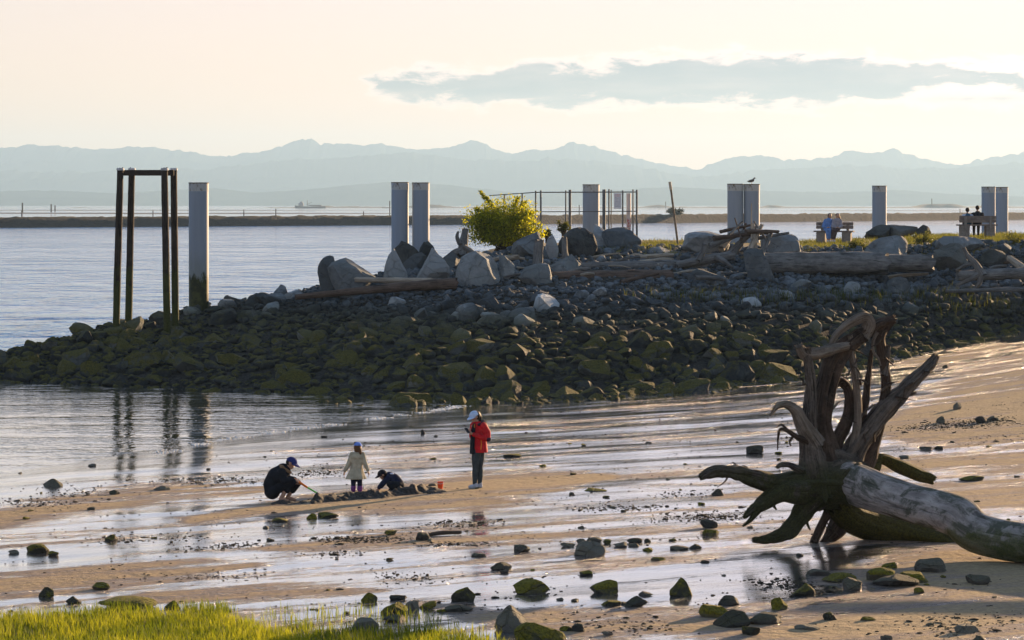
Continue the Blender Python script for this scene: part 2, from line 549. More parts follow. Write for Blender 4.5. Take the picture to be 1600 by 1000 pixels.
# ------------------------------------------------------------------ riprap bank and the flat top of the spit
m, t, out = material('bank_ground')
g = t.n('ShaderNodeNewGeometry').outputs['Position']
sp = t.n('ShaderNodeSeparateXYZ', Vector=g)
top = t.ss(sp.outputs[2], 3.6, 4.1)
n1 = t.noise(g, 1.1, 6.0, 0.65)
n2 = t.noise(g, 9.0, 5.0, 0.7)
soil = t.mix(t.ss(n2, 0.3, 0.7), (0.020, 0.019, 0.016), (0.075, 0.070, 0.060))
gravel = t.mix(t.ss(n2, 0.25, 0.75), (0.20, 0.155, 0.115), (0.34, 0.27, 0.21))
straw = t.mix(t.ss(n2, 0.3, 0.7), (0.14, 0.12, 0.035), (0.30, 0.24, 0.09))
c = t.mix(top, soil, t.mix(t.ss(n1, 0.46, 0.56), gravel, straw))
bp = t.n('ShaderNodeBump', Strength=1.0, Distance=0.12, Height=t.m('ADD', n1, n2))
b = t.n('ShaderNodeBsdfPrincipled', Base_Color=c, Roughness=0.95, Normal=bp.outputs[0])
b.inputs['Specular IOR Level'].default_value = 0.15
t.set(out, 'Surface', b.outputs[0])
MAT_BANK = m
riprap = height_sheet('riprap_bank', -32, 48, 86, 172, 0.3, bank_z, MAT_BANK,
                      keep=lambda X, Y, Z: (Z > -1.2) & (Y > np.interp(X, KX, FOOT) - 1.5))

# ------------------------------------------------------------------ rocks
def rock_material(name, c_lo, c_mid, c_hi, moss_lo, moss_hi, zlo, zhi, moss_amount, dry_pale=False):
    m, t, out = material(name)
    ge = t.n('ShaderNodeNewGeometry')
    g = ge.outputs['Position']
    nrm = t.n('ShaderNodeSeparateXYZ', Vector=ge.outputs['Normal']).outputs[2]
    z = t.n('ShaderNodeSeparateXYZ', Vector=g).outputs[2]
    rnd = t.n('ShaderNodeObjectInfo').outputs['Random']
    big = t.noise(g, 0.9, 3.0, 0.5)
    mid = t.noise(g, 4.5, 6.0, 0.65)
    fin = t.noise(g, 28.0, 5.0, 0.7)
    tone = t.m('ADD', t.m('MULTIPLY', big, 0.7), t.m('ADD', t.m('MULTIPLY', mid, 0.45), t.m('MULTIPLY', t.m('SUBTRACT', rnd, 0.5), 0.6)))
    c = t.mix(t.ss(tone, 0.35, 0.60), c_lo, c_mid)
    c = t.mix(t.ss(tone, 0.60, 0.85), c, c_hi)
    c = t.mix(t.m('MULTIPLY', t.ss(fin, 0.55, 0.75), 0.45), c, tuple(v * 0.45 for v in c_lo))
    c = t.mix(1.0, c, t.mix(t.ss(z, 1.9, 3.0), (0.90, 0.90, 0.85), (2.0, 2.05, 2.15)), 'MULTIPLY') if dry_pale else c
    # cracks and pale veins
    vo = t.n('ShaderNodeTexVoronoi', {'feature': 'DISTANCE_TO_EDGE'}, Vector=t.vmul(g, (1.3, 1.3, 2.1), (0.4, 0.3, 0.7)), Scale=1.1)
    vein = t.ss(t.m('ADD', vo.outputs[0], t.m('MULTIPLY', mid, 0.05)), 0.022, 0.05, 1.0, 0.0)
    c = t.mix(t.m('MULTIPLY', vein, 0.25), c, tuple(v * 0.5 for v in c_lo))
    # weed and moss grow in the tidal zone, thickest on upward faces
    mz = t.ss(z, zlo, zhi, 1.0, 0.0)
    mf = t.m('MULTIPLY', t.ss(t.m('ADD', t.m('MULTIPLY', nrm, 0.35), t.m('ADD', t.m('MULTIPLY', mid, 0.8), t.m('MULTIPLY', rnd, 0.35))), 0.50, 0.82), mz)
    mf = t.m('MULTIPLY', mf, moss_amount)
    mc = t.mix(t.ss(fin, 0.3, 0.7), moss_lo, moss_hi)
    c = t.mix(mf, c, mc)
    ht_ = t.m('ADD', t.m('MULTIPLY', mid, 0.10), t.m('ADD', t.m('MULTIPLY', fin, 0.022), t.m('MULTIPLY', vein, -0.03)))
    bp = t.n('ShaderNodeBump', Strength=0.9, Distance=1.0, Height=ht_)
    b = t.n('ShaderNodeBsdfPrincipled', Base_Color=c, Roughness=t.m('MULTIPLY_ADD', mf, 0.12, 0.78), Normal=bp.outputs[0])
    b.inputs['Specular IOR Level'].default_value = 0.25
    t.set(out, 'Surface', b.outputs[0])
    return m


MAT_RIPRAP = rock_material('riprap_stone', (0.032, 0.038, 0.042), (0.095, 0.108, 0.114), (0.24, 0.265, 0.275),
                           (0.022, 0.023, 0.006), (0.135, 0.116, 0.013), 1.3, 2.5, 0.95, True)
MAT_BOULDER = rock_material('granite_boulder', (0.085, 0.098, 0.106), (0.17, 0.192, 0.204), (0.29, 0.315, 0.33),
                            (0.05, 0.055, 0.02), (0.10, 0.10, 0.04), 2.4, 5.0, 0.30)
MAT_DARKBOULDER = rock_material('dark_boulder', (0.030, 0.033, 0.035), (0.065, 0.070, 0.072), (0.13, 0.135, 0.13),
                                (0.04, 0.045, 0.015), (0.08, 0.08, 0.03), 3.0, 6.0, 0.25)
MAT_BEACHROCK = rock_material('beach_stone', (0.045, 0.045, 0.040), (0.105, 0.100, 0.090), (0.19, 0.18, 0.165),
                              (0.030, 0.035, 0.006), (0.11, 0.10, 0.015), 5.0, 6.0, 0.35)
MAT_MOSSROCK = rock_material('mossy_stone', (0.035, 0.036, 0.028), (0.070, 0.068, 0.050), (0.13, 0.12, 0.09),
                             (0.050, 0.050, 0.007), (0.21, 0.18, 0.014), 5.0, 6.0, 1.0)

_ico = {}


def ico(sub):
    if sub not in _ico:
        bm = bmesh.new()
        bmesh.ops.create_icosphere(bm, subdivisions=sub, radius=1.0)
        bm.verts.ensure_lookup_table()
        v = np.array([x.co[:] for x in bm.verts])
        f = np.array([[x.index for x in fc.verts] for fc in bm.faces])
        bm.free()
        _ico[sub] = (v, f)
    return _ico[sub]


def rock_shape(seed, sub=3, cuts=15, lo=0.42, hi=0.74, taper=0.0, rough=0.045, lean=0.0):
    """An angular stone: a ball cut by random planes, then roughened; fits in a 2 x 2 x 2 box."""
    rg = np.random.default_rng(seed)
    v, f = ico(sub)
    v = v.copy()
    n = rg.normal(size=(cuts, 3))
    n /= np.linalg.norm(n, axis=1)[:, None]
    for k in range(cuts):
        h = rg.uniform(lo, hi)
        d = v @ n[k]
        over = np.maximum(d - h, 0)
        v -= n[k] * over[:, None]
    off = rg.uniform(0, 50)
    if rough:
        d = np.array([mnoise.fractal(Vector(p * 1.7 + off), 1.0, 2.1, 3) for p in v])
        d2 = np.array([mnoise.noise(Vector(p * 6.0 + off)) for p in v])
        v *= (1 + rough * 1.6 * d + rough * 0.5 * d2)[:, None]
    lo_, hi_ = v.min(0), v.max(0)
    v = (v - (lo_ + hi_) / 2) / ((hi_ - lo_) / 2)
    if taper:
        k = 1 - taper * (v[:, 2] + 1) / 2
        v[:, :2] *= k[:, None]
    if lean:
        v[:, 0] += lean * (v[:, 2] + 1) / 2
    return v, f


def rock_mesh(name, seed, mat, **kw):
    v, f = rock_shape(seed, **kw)
    me = bpy.data.meshes.new(name)
    me.from_pydata(v.tolist(), [], f.tolist())
    me.materials.append(mat)
    me.update()
    return me


BO = 'boulders along the top of the bank'
B, DK = MAT_BOULDER, MAT_DARKBOULDER
BOULDERS = [
    ('boulder', 548, 445, 403, 76, 110.5, 11, B, 'broad pale boulder farthest out on the spit, clear of the other boulders', dict(cuts=9, lo=.6)),
    ('boulder', 514, 438, 399, 38, 111.5, 12, B, 'rounded pale boulder tucked against the outermost broad boulder', dict(cuts=9, lo=.62)),
    ('boulder', 619, 436, 388, 48, 111.0, 13, B, 'triangular grey boulder standing in front of the twin steel piles', dict(taper=.5, lean=-.15, cuts=9, lo=.5)),
    ('boulder', 676, 438, 387, 66, 111.0, 14, B, 'pointed grey boulder with a sunlit ridge beside the twin steel piles', dict(taper=.5, lean=.1, cuts=9, lo=.5)),
    ('boulder', 632, 400, 376, 54, 117.0, 15, DK, 'dark flat boulder at the foot of the twin steel piles', dict(cuts=10)),
    ('boulder', 668, 404, 377, 40, 117.5, 16, DK, 'dark pointed boulder behind, at the foot of the twin steel piles', dict(taper=.5)),
    ('boulder', 648, 420, 394, 40, 115.0, 17, B, 'small pale boulder wedged between the triangular and the pointed boulders', dict()),
    ('boulder', 746, 454, 392, 80, 109.5, 18, B, 'biggest pale boulder with a flat slanting face below the green shrub', dict(cuts=8, lo=.58, hi=.8, taper=.25)),
    ('boulder', 793, 448, 394, 38, 110.5, 19, B, 'narrow upright boulder with a sunlit edge beside the biggest pale boulder', dict(taper=.45, lean=-.1)),
    ('boulder', 838, 454, 411, 60, 109.5, 20, B, 'blocky pale boulder with a notched sunlit side at the bank edge', dict(cuts=8, taper=.15)),
    ('boulder', 880, 428, 397, 70, 112.5, 21, B, 'low bluish grey boulder behind the blocky pale boulder', dict(taper=.3)),
    ('boulder', 832, 408, 362, 66, 115.5, 22, B, 'rough grey boulder beside the green shrub', dict(cuts=12)),
    ('boulder', 866, 402, 366, 30, 115.0, 23, B, 'slab of rock with an orange sunlit face next to the dark round boulder', dict(taper=.5, lean=-.5)),
    ('boulder', 903, 404, 355, 62, 116.0, 24, DK, 'dark rounded boulder in front of the railing', dict(cuts=7, lo=.68, hi=.9)),
    ('boulder', 938, 386, 349, 46, 119.0, 25, B, 'bluish grey boulder at the foot of the single pile by the railing', dict()),
    ('boulder', 972, 388, 355, 66, 118.5, 26, B, 'wide grey boulder below the notice sign on the railing', dict(cuts=9, lo=.6)),
    ('boulder', 1104, 394, 361, 76, 117.0, 27, B, 'wide flat topped grey boulder left of the driftwood heap', dict(cuts=9, lo=.58)),
    ('boulder', 1222, 400, 366, 64, 117.0, 28, B, 'grey boulder right behind the driftwood heap', dict(cuts=9)),
    ('boulder', 1110, 460, 420, 68, 110.5, 29, B, 'wedge shaped pale boulder lying below the driftwood heap', dict(cuts=8, lo=.55)),
    ('boulder', 1190, 454, 388, 60, 111.5, 30, B, 'tall bluish boulder with a horn at its top by the huge log', dict(cuts=9, taper=.35, lean=-.25)),
    ('boulder', 1036, 402, 385, 52, 117.0, 31, B, 'low flat grey rock beside the lit grass', dict()),
    ('boulder', 1382, 400, 368, 76, 116.5, 32, B, 'slanting pale slab above the huge grey log', dict(cuts=8, taper=.2, lean=.3)),
    ('boulder', 1502, 394, 369, 76, 118.5, 33, B, 'bluish slab in front of the bench with two people in dark and light tops', dict(cuts=9)),
    ('boulder', 1488, 424, 380, 76, 116.0, 34, DK, 'big dark boulder at the end of the huge grey log', dict(cuts=8, taper=.35)),
    ('boulder', 1552, 420, 389, 52, 117.0, 35, DK, 'dark rounded boulder beside the grassy hump', dict(cuts=7, lo=.66)),
    ('boulder', 1375, 369, 351, 44, 146.0, 36, DK, 'dark rock at the foot of the lone pile between the benches', dict()),
    ('boulder', 1412, 369, 351, 52, 146.0, 37, DK, 'dark rock in the middle of the row behind the grass between the benches', dict(cuts=14)),
    ('boulder', 1445, 369, 351, 34, 146.0, 38, DK, 'dark rock at the bench end of the row between the benches', dict(taper=.3)),
    ('boulder', 1250, 452, 436, 40, 110.0, 39, B, 'pale low rock just under the near end of the huge log', dict()),
    ('boulder', 700, 424, 392, 40, 113.5, 41, B, 'grey boulder between the pointed boulder and the biggest pale boulder', dict()),
    ('boulder', 1330, 456, 440, 30, 110.5, 43, B, 'pale rock below the middle of the huge log', dict()),
    ('boulder', 1405, 452, 432, 36, 111.5, 44, B, 'pale chalky rock below the broken end of the huge log', dict()),
]
# --- riprap: the stones that show largest are parts of the bank, the rest one mass
STONES = [rock_mesh('stone', 100 + i, MAT_RIPRAP, sub=3, cuts=12 + i % 6, lo=.46, hi=.80, rough=.045) for i in range(14)]
rg = np.random.default_rng(5)
cells = {}
placed = []
KEEP_CLEAR = [(q[1] - q[4] * .5, q[1] + q[4] * .5, q[3], q[2] - 4, q[5]) for q in BOULDERS]
KEEP_CLEAR += [(556, 704, 430, 446, 110), (466, 708, 440, 466, 108), (862, 1046, 424, 444, 111), (908, 1100, 408, 426, 113.5), (1196, 1452, 394, 430, 113.3), (1498, 1600, 384, 440, 112.5),
               (1060, 1156, 432, 442, 112.8), (1478, 1600, 449, 460, 112), (1110, 1230, 345, 402, 116.5), (1058, 1142, 382, 420, 113.6), (716, 732, 358, 400, 114.6)]


def try_place(x, y, r, tight=0.62):
    z = float(bank_z(x, y))
    px, pt = to_px(x, y, z + r * .9)
    rp = r / y * FPX
    for (x0, x1, y0, y1, d) in KEEP_CLEAR:
        if x0 - rp * .7 < px < x1 + rp * .7 and y0 - 4 < pt < y1 - 2 and y < d + .8 and r > .15:
            return False
    cx, cy = int(x // 0.6), int(y // 0.6)
    k = 3
    for i in range(cx - k, cx + k + 1):
        for j in range(cy - k, cy + k + 1):
            for (a, b_, q) in cells.get((i, j), ()):
                if (a - x) ** 2 + (b_ - y) ** 2 < ((q + r) * tight) ** 2:
                    return False
    cells.setdefault((cx, cy), []).append((x, y, r))
    placed.append((x, y, r))
    return True


def bank_t(x, y):
    f, c = np.interp(x, KX, FOOT), np.interp(x, KX, CRY)
    return (y - f) / (c - f)


for tier, (n, rlo, rhi) in enumerate(((40, 0.55, 0.75), (420, 0.32, 0.55), (2300, 0.18, 0.32), (9000, 0.10, 0.20), (16000, 0.05, 0.10))):
    for _ in range(n):
        x = rg.uniform(-21.5, 23.5)
        f, c = np.interp(x, KX, FOOT), np.interp(x, KX, CRY)
        tt = rg.uniform(-0.06, 1.05) if tier < 3 else rg.uniform(-0.10, 1.08)
        y = f + (c - f) * tt
        if y > c + 1.5 and x > -3:
            continue
        r = rg.uniform(rlo, rhi)
        if x < -8:
            r *= 0.82
        if tier < 2 and (tt > 0.55 and x > -8 or x > 9 or (x > 4 and tt > 0.3)):
            continue
        if tier == 2 and tt > 0.60 and rg.random() < 0.85 and x > -9:
            continue
        if tier == 4 and (tt < 0.5 or x < -9):
            continue
        try_place(x, y, r, 0.60 if tier < 3 else 0.66)
placed_px = sorted(placed, key=lambda q: -q[2] / q[1])
N_PARTS = 300


def stone_matrix(x, y, r):
    z = max(float(bank_z(x, y)), float(sand_z(x, y)) - 0.1)
    flat = rg.uniform(0.55, 0.85)
    rot = Matrix.Rotation(rg.uniform(0, 6.28), 4, 'Z') @ Matrix.Rotation(rg.normal(0, 0.28), 4, 'X') @ Matrix.Rotation(rg.normal(0, 0.28), 4, 'Y')
    sc = Matrix.Diagonal((r * rg.uniform(0.9, 1.35), r * rg.uniform(0.8, 1.1), r * flat, 1))
    return Matrix.Translation((x, y, z + r * flat * rg.uniform(0.0, 0.5))) @ rot @ sc


for i, (x, y, r) in enumerate(placed_px[:N_PARTS]):
    o = bpy.data.objects.new('stone', STONES[int(rg.integers(len(STONES)))])
    link(o, riprap)
    o.matrix_world = stone_matrix(x, y, r)
small = [rock_shape(300 + i, sub=2, cuts=9, rough=0.03) for i in range(16)]
VV, FF, base_i = [], [], 0
for (x, y, r) in placed_px[N_PARTS:]:
    v, f = small[int(rg.integers(16))]
    M = np.array(stone_matrix(x, y, r))
    VV.append(v @ M[:3, :3].T + M[:3, 3])
    FF.append(f + base_i)
    base_i += len(v)
mesh_obj('small_stones', np.concatenate(VV), np.concatenate(FF), MAT_RIPRAP, riprap, kind='stuff')


# --- single boulders along the top of the bank: (px, bottom row, top row, width px, distance, look)
def put_rock(name, px, bot, top, w, d, seed, mat, label, cat='rock', group=None, deep=0.85, bury=0.18, rotz=None, flat=1.0, **kw):
    k = d / FPX
    wm, hm = w * k, (bot - top) * k * flat
    full = hm / (1 - bury)
    me = rock_mesh(name, seed, mat, **kw)
    o = bpy.data.objects.new(name, me)
    p = P(px, bot, d)
    gz_ = ground_z(p.x, d + wm * deep * .35)
    top_z = p.z + hm
    if p.z > gz_:
        full = (top_z - gz_) / (1 - bury)
    z0 = top_z - full
    o.location = (p.x, d + wm * deep * 0.35, z0 + full / 2)
    o.scale = (wm / 2, wm / 2 * deep, full / 2)
    if rotz:
        o.rotation_euler = (0, 0, rotz)
    return link(o, None, label=label, cat=cat, group=group)


for a in BOULDERS:
    put_rock(*a[:9], group=BO, **a[9])

# ------------------------------------------------------------------ driftwood
def catmull(pts, rad, step):
    pts = [Vector(p) for p in pts]
    out, ro = [], []
    n = len(pts)
    for i in range(n - 1):
        p0, p1, p2, p3 = pts[max(i - 1, 0)], pts[i], pts[i + 1], pts[min(i + 2, n - 1)]
        k = max(2, int((p2 - p1).length / step))
        for j in range(k):
            s = j / k
            q = 0.5 * ((2 * p1) + (p2 - p0) * s + (2 * p0 - 5 * p1 + 4 * p2 - p3) * s * s + (3 * p1 - p0 - 3 * p2 + p3) * s ** 3)
            out.append(q)
            ro.append(rad[i] + (rad[i + 1] - rad[i]) * s)
    out.append(pts[-1])
    ro.append(rad[-1])
    return out, ro


def tube(pts, rad, seg=14, step=0.06, ridge=0.10, knob=0.14, seed=0, squash=1.0, twist=0.0):
    """Gnarled limb: rings along a smooth path; returns verts, faces, uvs (per vertex: angle, length)."""
    path, r = catmull(pts, rad, step)
    V, UV, F = [], [], []
    up = Vector((0.31, 0.22, 0.92)).normalized()
    L = 0.0
    tan = (path[1] - path[0]).normalized()
    nx_ = tan.cross(up)
    if nx_.length < 1e-3:
        nx_ = tan.cross(Vector((1, 0, 0)))
    nx_.normalize()
    for i, p in enumerate(path):
        t0 = path[max(i - 1, 0)]
        t1 = path[min(i + 1, len(path) - 1)]
        tan = (t1 - t0).normalized()
        nx_ = (nx_ - tan * nx_.dot(tan)).normalized()
        ny_ = tan.cross(nx_)
        if i:
            L += (p - path[i - 1]).length
        for k in range(seg):
            a = 2 * math.pi * k / seg + twist * L
            c, s = math.cos(a), math.sin(a)
            rr = r[i]
            q = 1 + ridge * mnoise.noise(Vector((c * 2.6, s * 2.6, L * 0.9 / max(rr, .05) * 0.12 + seed * 3.1))) \
                + ridge * 0.6 * mnoise.noise(Vector((c * 5.5, s * 5.5, L * 0.8 + seed * 7.7))) \
                + ridge * 0.45 * mnoise.noise(Vector((c * 12.0, s * 12.0, L * 2.5 + seed * 5.3))) \
                + knob * mnoise.noise(Vector((c * 0.9 + seed, s * 0.9, L / max(rr, .04) * 0.35)))
            V.append(p + (nx_ * c * squash + ny_ * s) * rr * q)
            UV.append((k / seg * 6.283 * rr * 0 + a / 6.283, L))
    n = len(path)
    for i in range(n - 1):
        for k in range(seg):
            a, b_ = i * seg + k, i * seg + (k + 1) % seg
            F.append((a, b_, b_ + seg, a + seg))
    # broken, splintered ends
    for ring, sgn in ((0, -1), (n - 1, 1)):
        tan = (path[min(ring + 1, n - 1)] - path[max(ring - 1, 0)]).normalized()
        for k in range(seg):
            V[ring * seg + k] = V[ring * seg + k] + tan * sgn * r[ring] * (0.9 * abs(mnoise.noise(Vector((k * 1.37, seed * 2.1, ring)))) + 0.35 * (k % 3 == 0))
    for ring, sgn in ((0, -1), (n - 1, 1)):
        c = sum((V[ring * seg + k] for k in range(seg)), Vector()) / seg
        tan = (path[min(ring + 1, n - 1)] - path[max(ring - 1, 0)]).normalized()
        V.append(c + tan * sgn * r[ring] * 0.12)
        UV.append((0.5, L * (sgn > 0)))
        ci = len(V) - 1
        for k in range(seg):
            a, b_ = ring * seg + k, ring * seg + (k + 1) % seg
            F.append((a, ci, b_) if sgn > 0 else (b_, ci, a))
    return V, F, UV


def wood_material(name, dark, light, moss=0.0, moss_z=(0.5, 1.5), bark=0.0, gloss=0.25, mcol=((0.030, 0.042, 0.008), (0.085, 0.098, 0.018)), stain=0.0):
    m, t, out = material(name)
    uv = t.n('ShaderNodeUVMap').outputs[0]
    ge = t.n('ShaderNodeNewGeometry')
    g = ge.outputs['Position']
    z = t.n('ShaderNodeSeparateXYZ', Vector=g).outputs[2]
    grain = t.noise(t.vmul(uv, (26, 2.2, 1)), 1.0, 6.0, 0.65, 0.5)
    crack = t.noise(t.vmul(uv, (14, 0.8, 1)), 1.0, 3.0, 0.5, 0.8)
    blot = t.noise(g, 2.2, 5.0, 0.62)
    fine = t.noise(g, 30.0, 4.0, 0.7)
    f = t.m('ADD', t.m('MULTIPLY', grain, 0.6), t.m('ADD', t.m('MULTIPLY', blot, 0.45), t.m('MULTIPLY', fine, 0.15)))
    c = t.mix(t.ss(f, 0.40, 0.80), dark, light)
    cr = t.ss(crack, 0.33, 0.42, 1.0, 0.0)
    c = t.mix(t.m('MULTIPLY', cr, 0.75), c, tuple(v * 0.25 for v in dark))
    h = t.m('ADD', t.m('MULTIPLY', grain, 0.045), t.m('ADD', t.m('MULTIPLY', fine, 0.008), t.m('MULTIPLY', cr, -0.02)))
    if bark:
        vo = t.n('ShaderNodeTexVoronoi', {'feature': 'F1'}, Vector=t.vmul(uv, (9, 5.0, 1)), Scale=1.0)
        pl = t.noise(g, 12.0, 6.0, 0.7)
        h = t.m('ADD', h, t.m('MULTIPLY', t.m('ADD', vo.outputs[0], pl), 0.08 * bark))
        c = t.mix(t.m('MULTIPLY', t.ss(pl, 0.45, 0.30), bark * 0.7), c, tuple(v * 0.35 for v in dark))
        c = t.mix(t.m('MULTIPLY', t.ss(pl, 0.60, 0.72), bark * 0.6), c, tuple(min(1, v * 1.5) for v in light))
    if stain:
        st = t.ss(t.noise(t.vmul(uv, (5.5, 1.5, 1)), 1.0, 8.0, 0.72, 0.6), 0.46, 0.58)
        c = t.mix(t.m('MULTIPLY', st, stain), c, (0.050, 0.060, 0.040))
    if moss:
        mz = t.ss(z, moss_z[0], moss_z[1], 1.0, 0.0)
        mf = t.m('MULTIPLY', t.m('MULTIPLY', t.ss(t.m('ADD', blot, t.m('MULTIPLY', mz, 0.22)), 0.46, 0.62), t.ss(mz, 0.0, 0.5)), moss)
        c = t.mix(mf, c, t.mix(t.ss(fine, 0.3, 0.7), mcol[0], mcol[1]))
    if moss:
        h = t.m('ADD', h, t.m('MULTIPLY', t.m('MULTIPLY', t.noise(g, 16.0, 5.0, 0.75), mf), 0.06))
    bp = t.n('ShaderNodeBump', Strength=0.9, Distance=1.0, Height=h)
    b = t.n('ShaderNodeBsdfPrincipled', Base_Color=c, Roughness=0.82, Normal=bp.outputs[0])
    b.inputs['Specular IOR Level'].default_value = gloss
    t.set(out, 'Surface', b.outputs[0])
    return m


MAT_GREYLOG = wood_material('weathered_wood', (0.070, 0.070, 0.068), (0.235, 0.232, 0.225))
MAT_BROWNLOG = wood_material('brown_wood', (0.058, 0.040, 0.031), (0.165, 0.118, 0.092))
MAT_PALELOG = wood_material('bleached_wood', (0.26, 0.22, 0.17), (0.48, 0.42, 0.34))
MAT_ROOT = wood_material('root_wood', (0.028, 0.022, 0.018), (0.205, 0.170, 0.142), moss=0.85, moss_z=(0.45, 1.9), bark=1.0, mcol=((0.020, 0.025, 0.006), (0.062, 0.066, 0.012)))
MAT_ROOTDARK = wood_material('dark_root', (0.026, 0.017, 0.012), (0.115, 0.078, 0.056), bark=0.9)
MAT_ROOTPALE = wood_material('bleached_root', (0.075, 0.058, 0.044), (0.30, 0.25, 0.20), bark=0.5)
MAT_TRUNK = wood_material('bare_trunk', (0.17, 0.155, 0.150), (0.44, 0.41, 0.39), moss=0.8, moss_z=(0.05, 0.75), stain=0.85)
MAT_MOSSROOT = wood_material('mossy_root', (0.035, 0.030, 0.018), (0.085, 0.075, 0.045), moss=1.0, moss_z=(1.2, 2.2), bark=0.5,
                             mcol=((0.024, 0.025, 0.005), (0.085, 0.076, 0.010)))


def wood_obj(name, tubes, mat, parent=None, **kw):
    V, F, UV = [], [], []
    for (v, f, uv) in tubes:
        o = len(V)
        V += v
        UV += uv
        F += [tuple(i + o for i in fc) for fc in f]
    me = bpy.data.meshes.new(name)
    me.from_pydata([tuple(v) for v in V], [], F)
    ul = me.uv_layers.new(name='UVMap')
    for poly in me.polygons:
        us = [UV[me.loops[li].vertex_index] for li in poly.loop_indices]
        wrap = max(u[0] % 1 for u in us) - min(u[0] % 1 for u in us) > 0.5
        for li, u in zip(poly.loop_indices, us):
            uu = u[0] % 1
            ul.data[li].uv = (uu + 1 if wrap and uu < 0.5 else uu, u[1])
    me.polygons.foreach_set('use_smooth', np.ones(len(me.polygons), dtype=bool))
    me.materials.append(mat)
    me.update()
    o = bpy.data.objects.new(name, me)
    return link(o, parent, **kw)


# --- the uprooted tree on the sand
TD = 51.5
tree = empty('driftwood_tree', (5.6, TD, 0.0), label='huge uprooted driftwood tree with upturned root wad lying on the wet sand', cat='driftwood')


def RP(px, py, dd=0.0):
    return P(px, py, TD + (px - 1290) / 88.0 * 0.55 + dd) - Vector(tree.location)


def root(name, pts, mat, dd=0.0, seed=0, seg=14, **kw):
    k = TD / FPX
    pp, rr = [], []
    for i, p in enumerate(pts):
        extra = p[3] if len(p) > 3 else 0.0
        pp.append(RP(p[0], p[1], dd + extra))
        rr.append(p[2] * k * (1.0 if name == 'root_crown' else .86))
    step = max(0.025, min(rr) * 0.5 + 0.02)
    if seg > 12:
        seg, step = int(seg * 1.7), step * .7
    return wood_obj(name, [tube(pp, rr, seg=seg, step=step, seed=seed, **kw)], mat, tree)


root('root_crown', [(1262, 772, 22, -.1), (1274, 762, 40, -.05), (1290, 750, 50, 0), (1310, 742, 46, -.05), (1326, 748, 36, -.15)], MAT_ROOT, 0.0, 1, seg=30, ridge=.22, knob=.25)
root('root', [(1278, 765, 34), (1272, 725, 25), (1266, 690, 17), (1265, 650, 13), (1267, 610, 10), (1264, 575, 8), (1260, 546, 8)], MAT_ROOT, -.2, 2, seg=20, ridge=.3)
root('root', [(1296, 755, 36), (1287, 700, 25), (1283, 655, 18), (1288, 612, 18), (1299, 572, 19), (1318, 546, 17), (1345, 524, 14), (1372, 508, 11), (1394, 500, 8)],
     MAT_ROOTDARK, 0.1, 3, seg=22, ridge=.3)
root('root', [(1322, 541, 8), (1298, 546, 10), (1272, 553, 11), (1256, 552, 11), (1250, 542, 8)], MAT_ROOTPALE, -.15, 4, ridge=.2, knob=.3)
root('root', [(1298, 538, 5), (1306, 524, 6), (1318, 512, 7), (1338, 500, 9), (1352, 496, 10), (1357, 508, 12), (1350, 526, 11)], MAT_ROOTPALE, .05, 5, ridge=.25)
root('root', [(1272, 690, 18), (1255, 664, 14), (1244, 643, 10), (1229, 632, 7), (1214, 635, 5), (1204, 649, 2)], MAT_ROOTPALE, -.25, 6, ridge=.2)
root('root', [(1262, 690, 8), (1244, 682, 5), (1230, 673, 4), (1219, 671, 3), (1216, 684, 2.0), (1215, 703, 1.0)], MAT_ROOTDARK, -.3, 7, seg=8)
root('rootlet', [(1231, 673, 3), (1222, 664, 1.8), (1213, 668, 1.2)], MAT_ROOTDARK, -.3, 8, seg=6)
root('rootlet', [(1240, 681, 3), (1234, 690, 1.8), (1236, 697, 1.1)], MAT_ROOTDARK, -.3, 9, seg=6)
root('root', [(1302, 735, 22), (1306, 692, 13), (1318, 668, 12), (1328, 642, 11), (1326, 612, 9), (1314, 596, 7), (1304, 606, 4)], MAT_ROOTDARK, .25, 10, ridge=.25)
root('root', [(1334, 700, 9), (1341, 648, 7), (1338, 602, 6.5), (1332, 558, 6), (1328, 526, 4.5)], MAT_ROOTPALE, -.02, 11, ridge=.2)
root('root', [(1338, 710, 10), (1347, 652, 8), (1354, 618, 6.5), (1358, 578, 5), (1362, 548, 3.5)], MAT_ROOTDARK, .2, 12, ridge=.25)
root('root', [(1366, 668, 12), (1378, 642, 10), (1384, 610, 9), (1382, 574, 8.5), (1376, 544, 9), (1376, 522, 9), (1391, 502, 7)], MAT_ROOTDARK, .15, 13, ridge=.25)
root('rootlet', [(1382, 585, 7), (1387, 562, 4.5), (1388, 541, 4)], MAT_ROOT, .1, 14, seg=8)
root('rootlet', [(1370, 520, 3.4), (1364, 534, 2.8), (1365, 550, 2.4), (1372, 560, 2), (1376, 571, 1.6)], MAT_ROOTPALE, -.05, 15, seg=8)
root('root', [(1314, 745, 30), (1334, 706, 21), (1354, 676, 19), (1384, 639, 17), (1412, 610, 13), (1440, 584, 11), (1456, 567, 9), (1462, 558, 7)], MAT_ROOT, .05, 16, seg=20, ridge=.3)
root('rootlet', [(1412, 612, 6), (1424, 615, 5), (1431, 613, 2)], MAT_ROOT, .05, 17, seg=8)
root('root', [(1340, 745, 22), (1357, 716, 15), (1369, 686, 10), (1379, 655, 8)], MAT_ROOTDARK, .35, 18)
root('root', [(1345, 738, 22), (1362, 728, 18), (1376, 717, 10), (1404, 728, 12), (1432, 741, 12), (1455, 749, 10)], MAT_MOSSROOT, .45, 19, ridge=.25)
root('root', [(1288, 754, 34), (1248, 754, 22), (1212, 756, 17), (1180, 748, 15), (1152, 740, 12), (1124, 736, 9), (1106, 740, 9), (1095, 746, 5)], MAT_ROOT, -.25, 20, seg=18, ridge=.34, knob=.34)
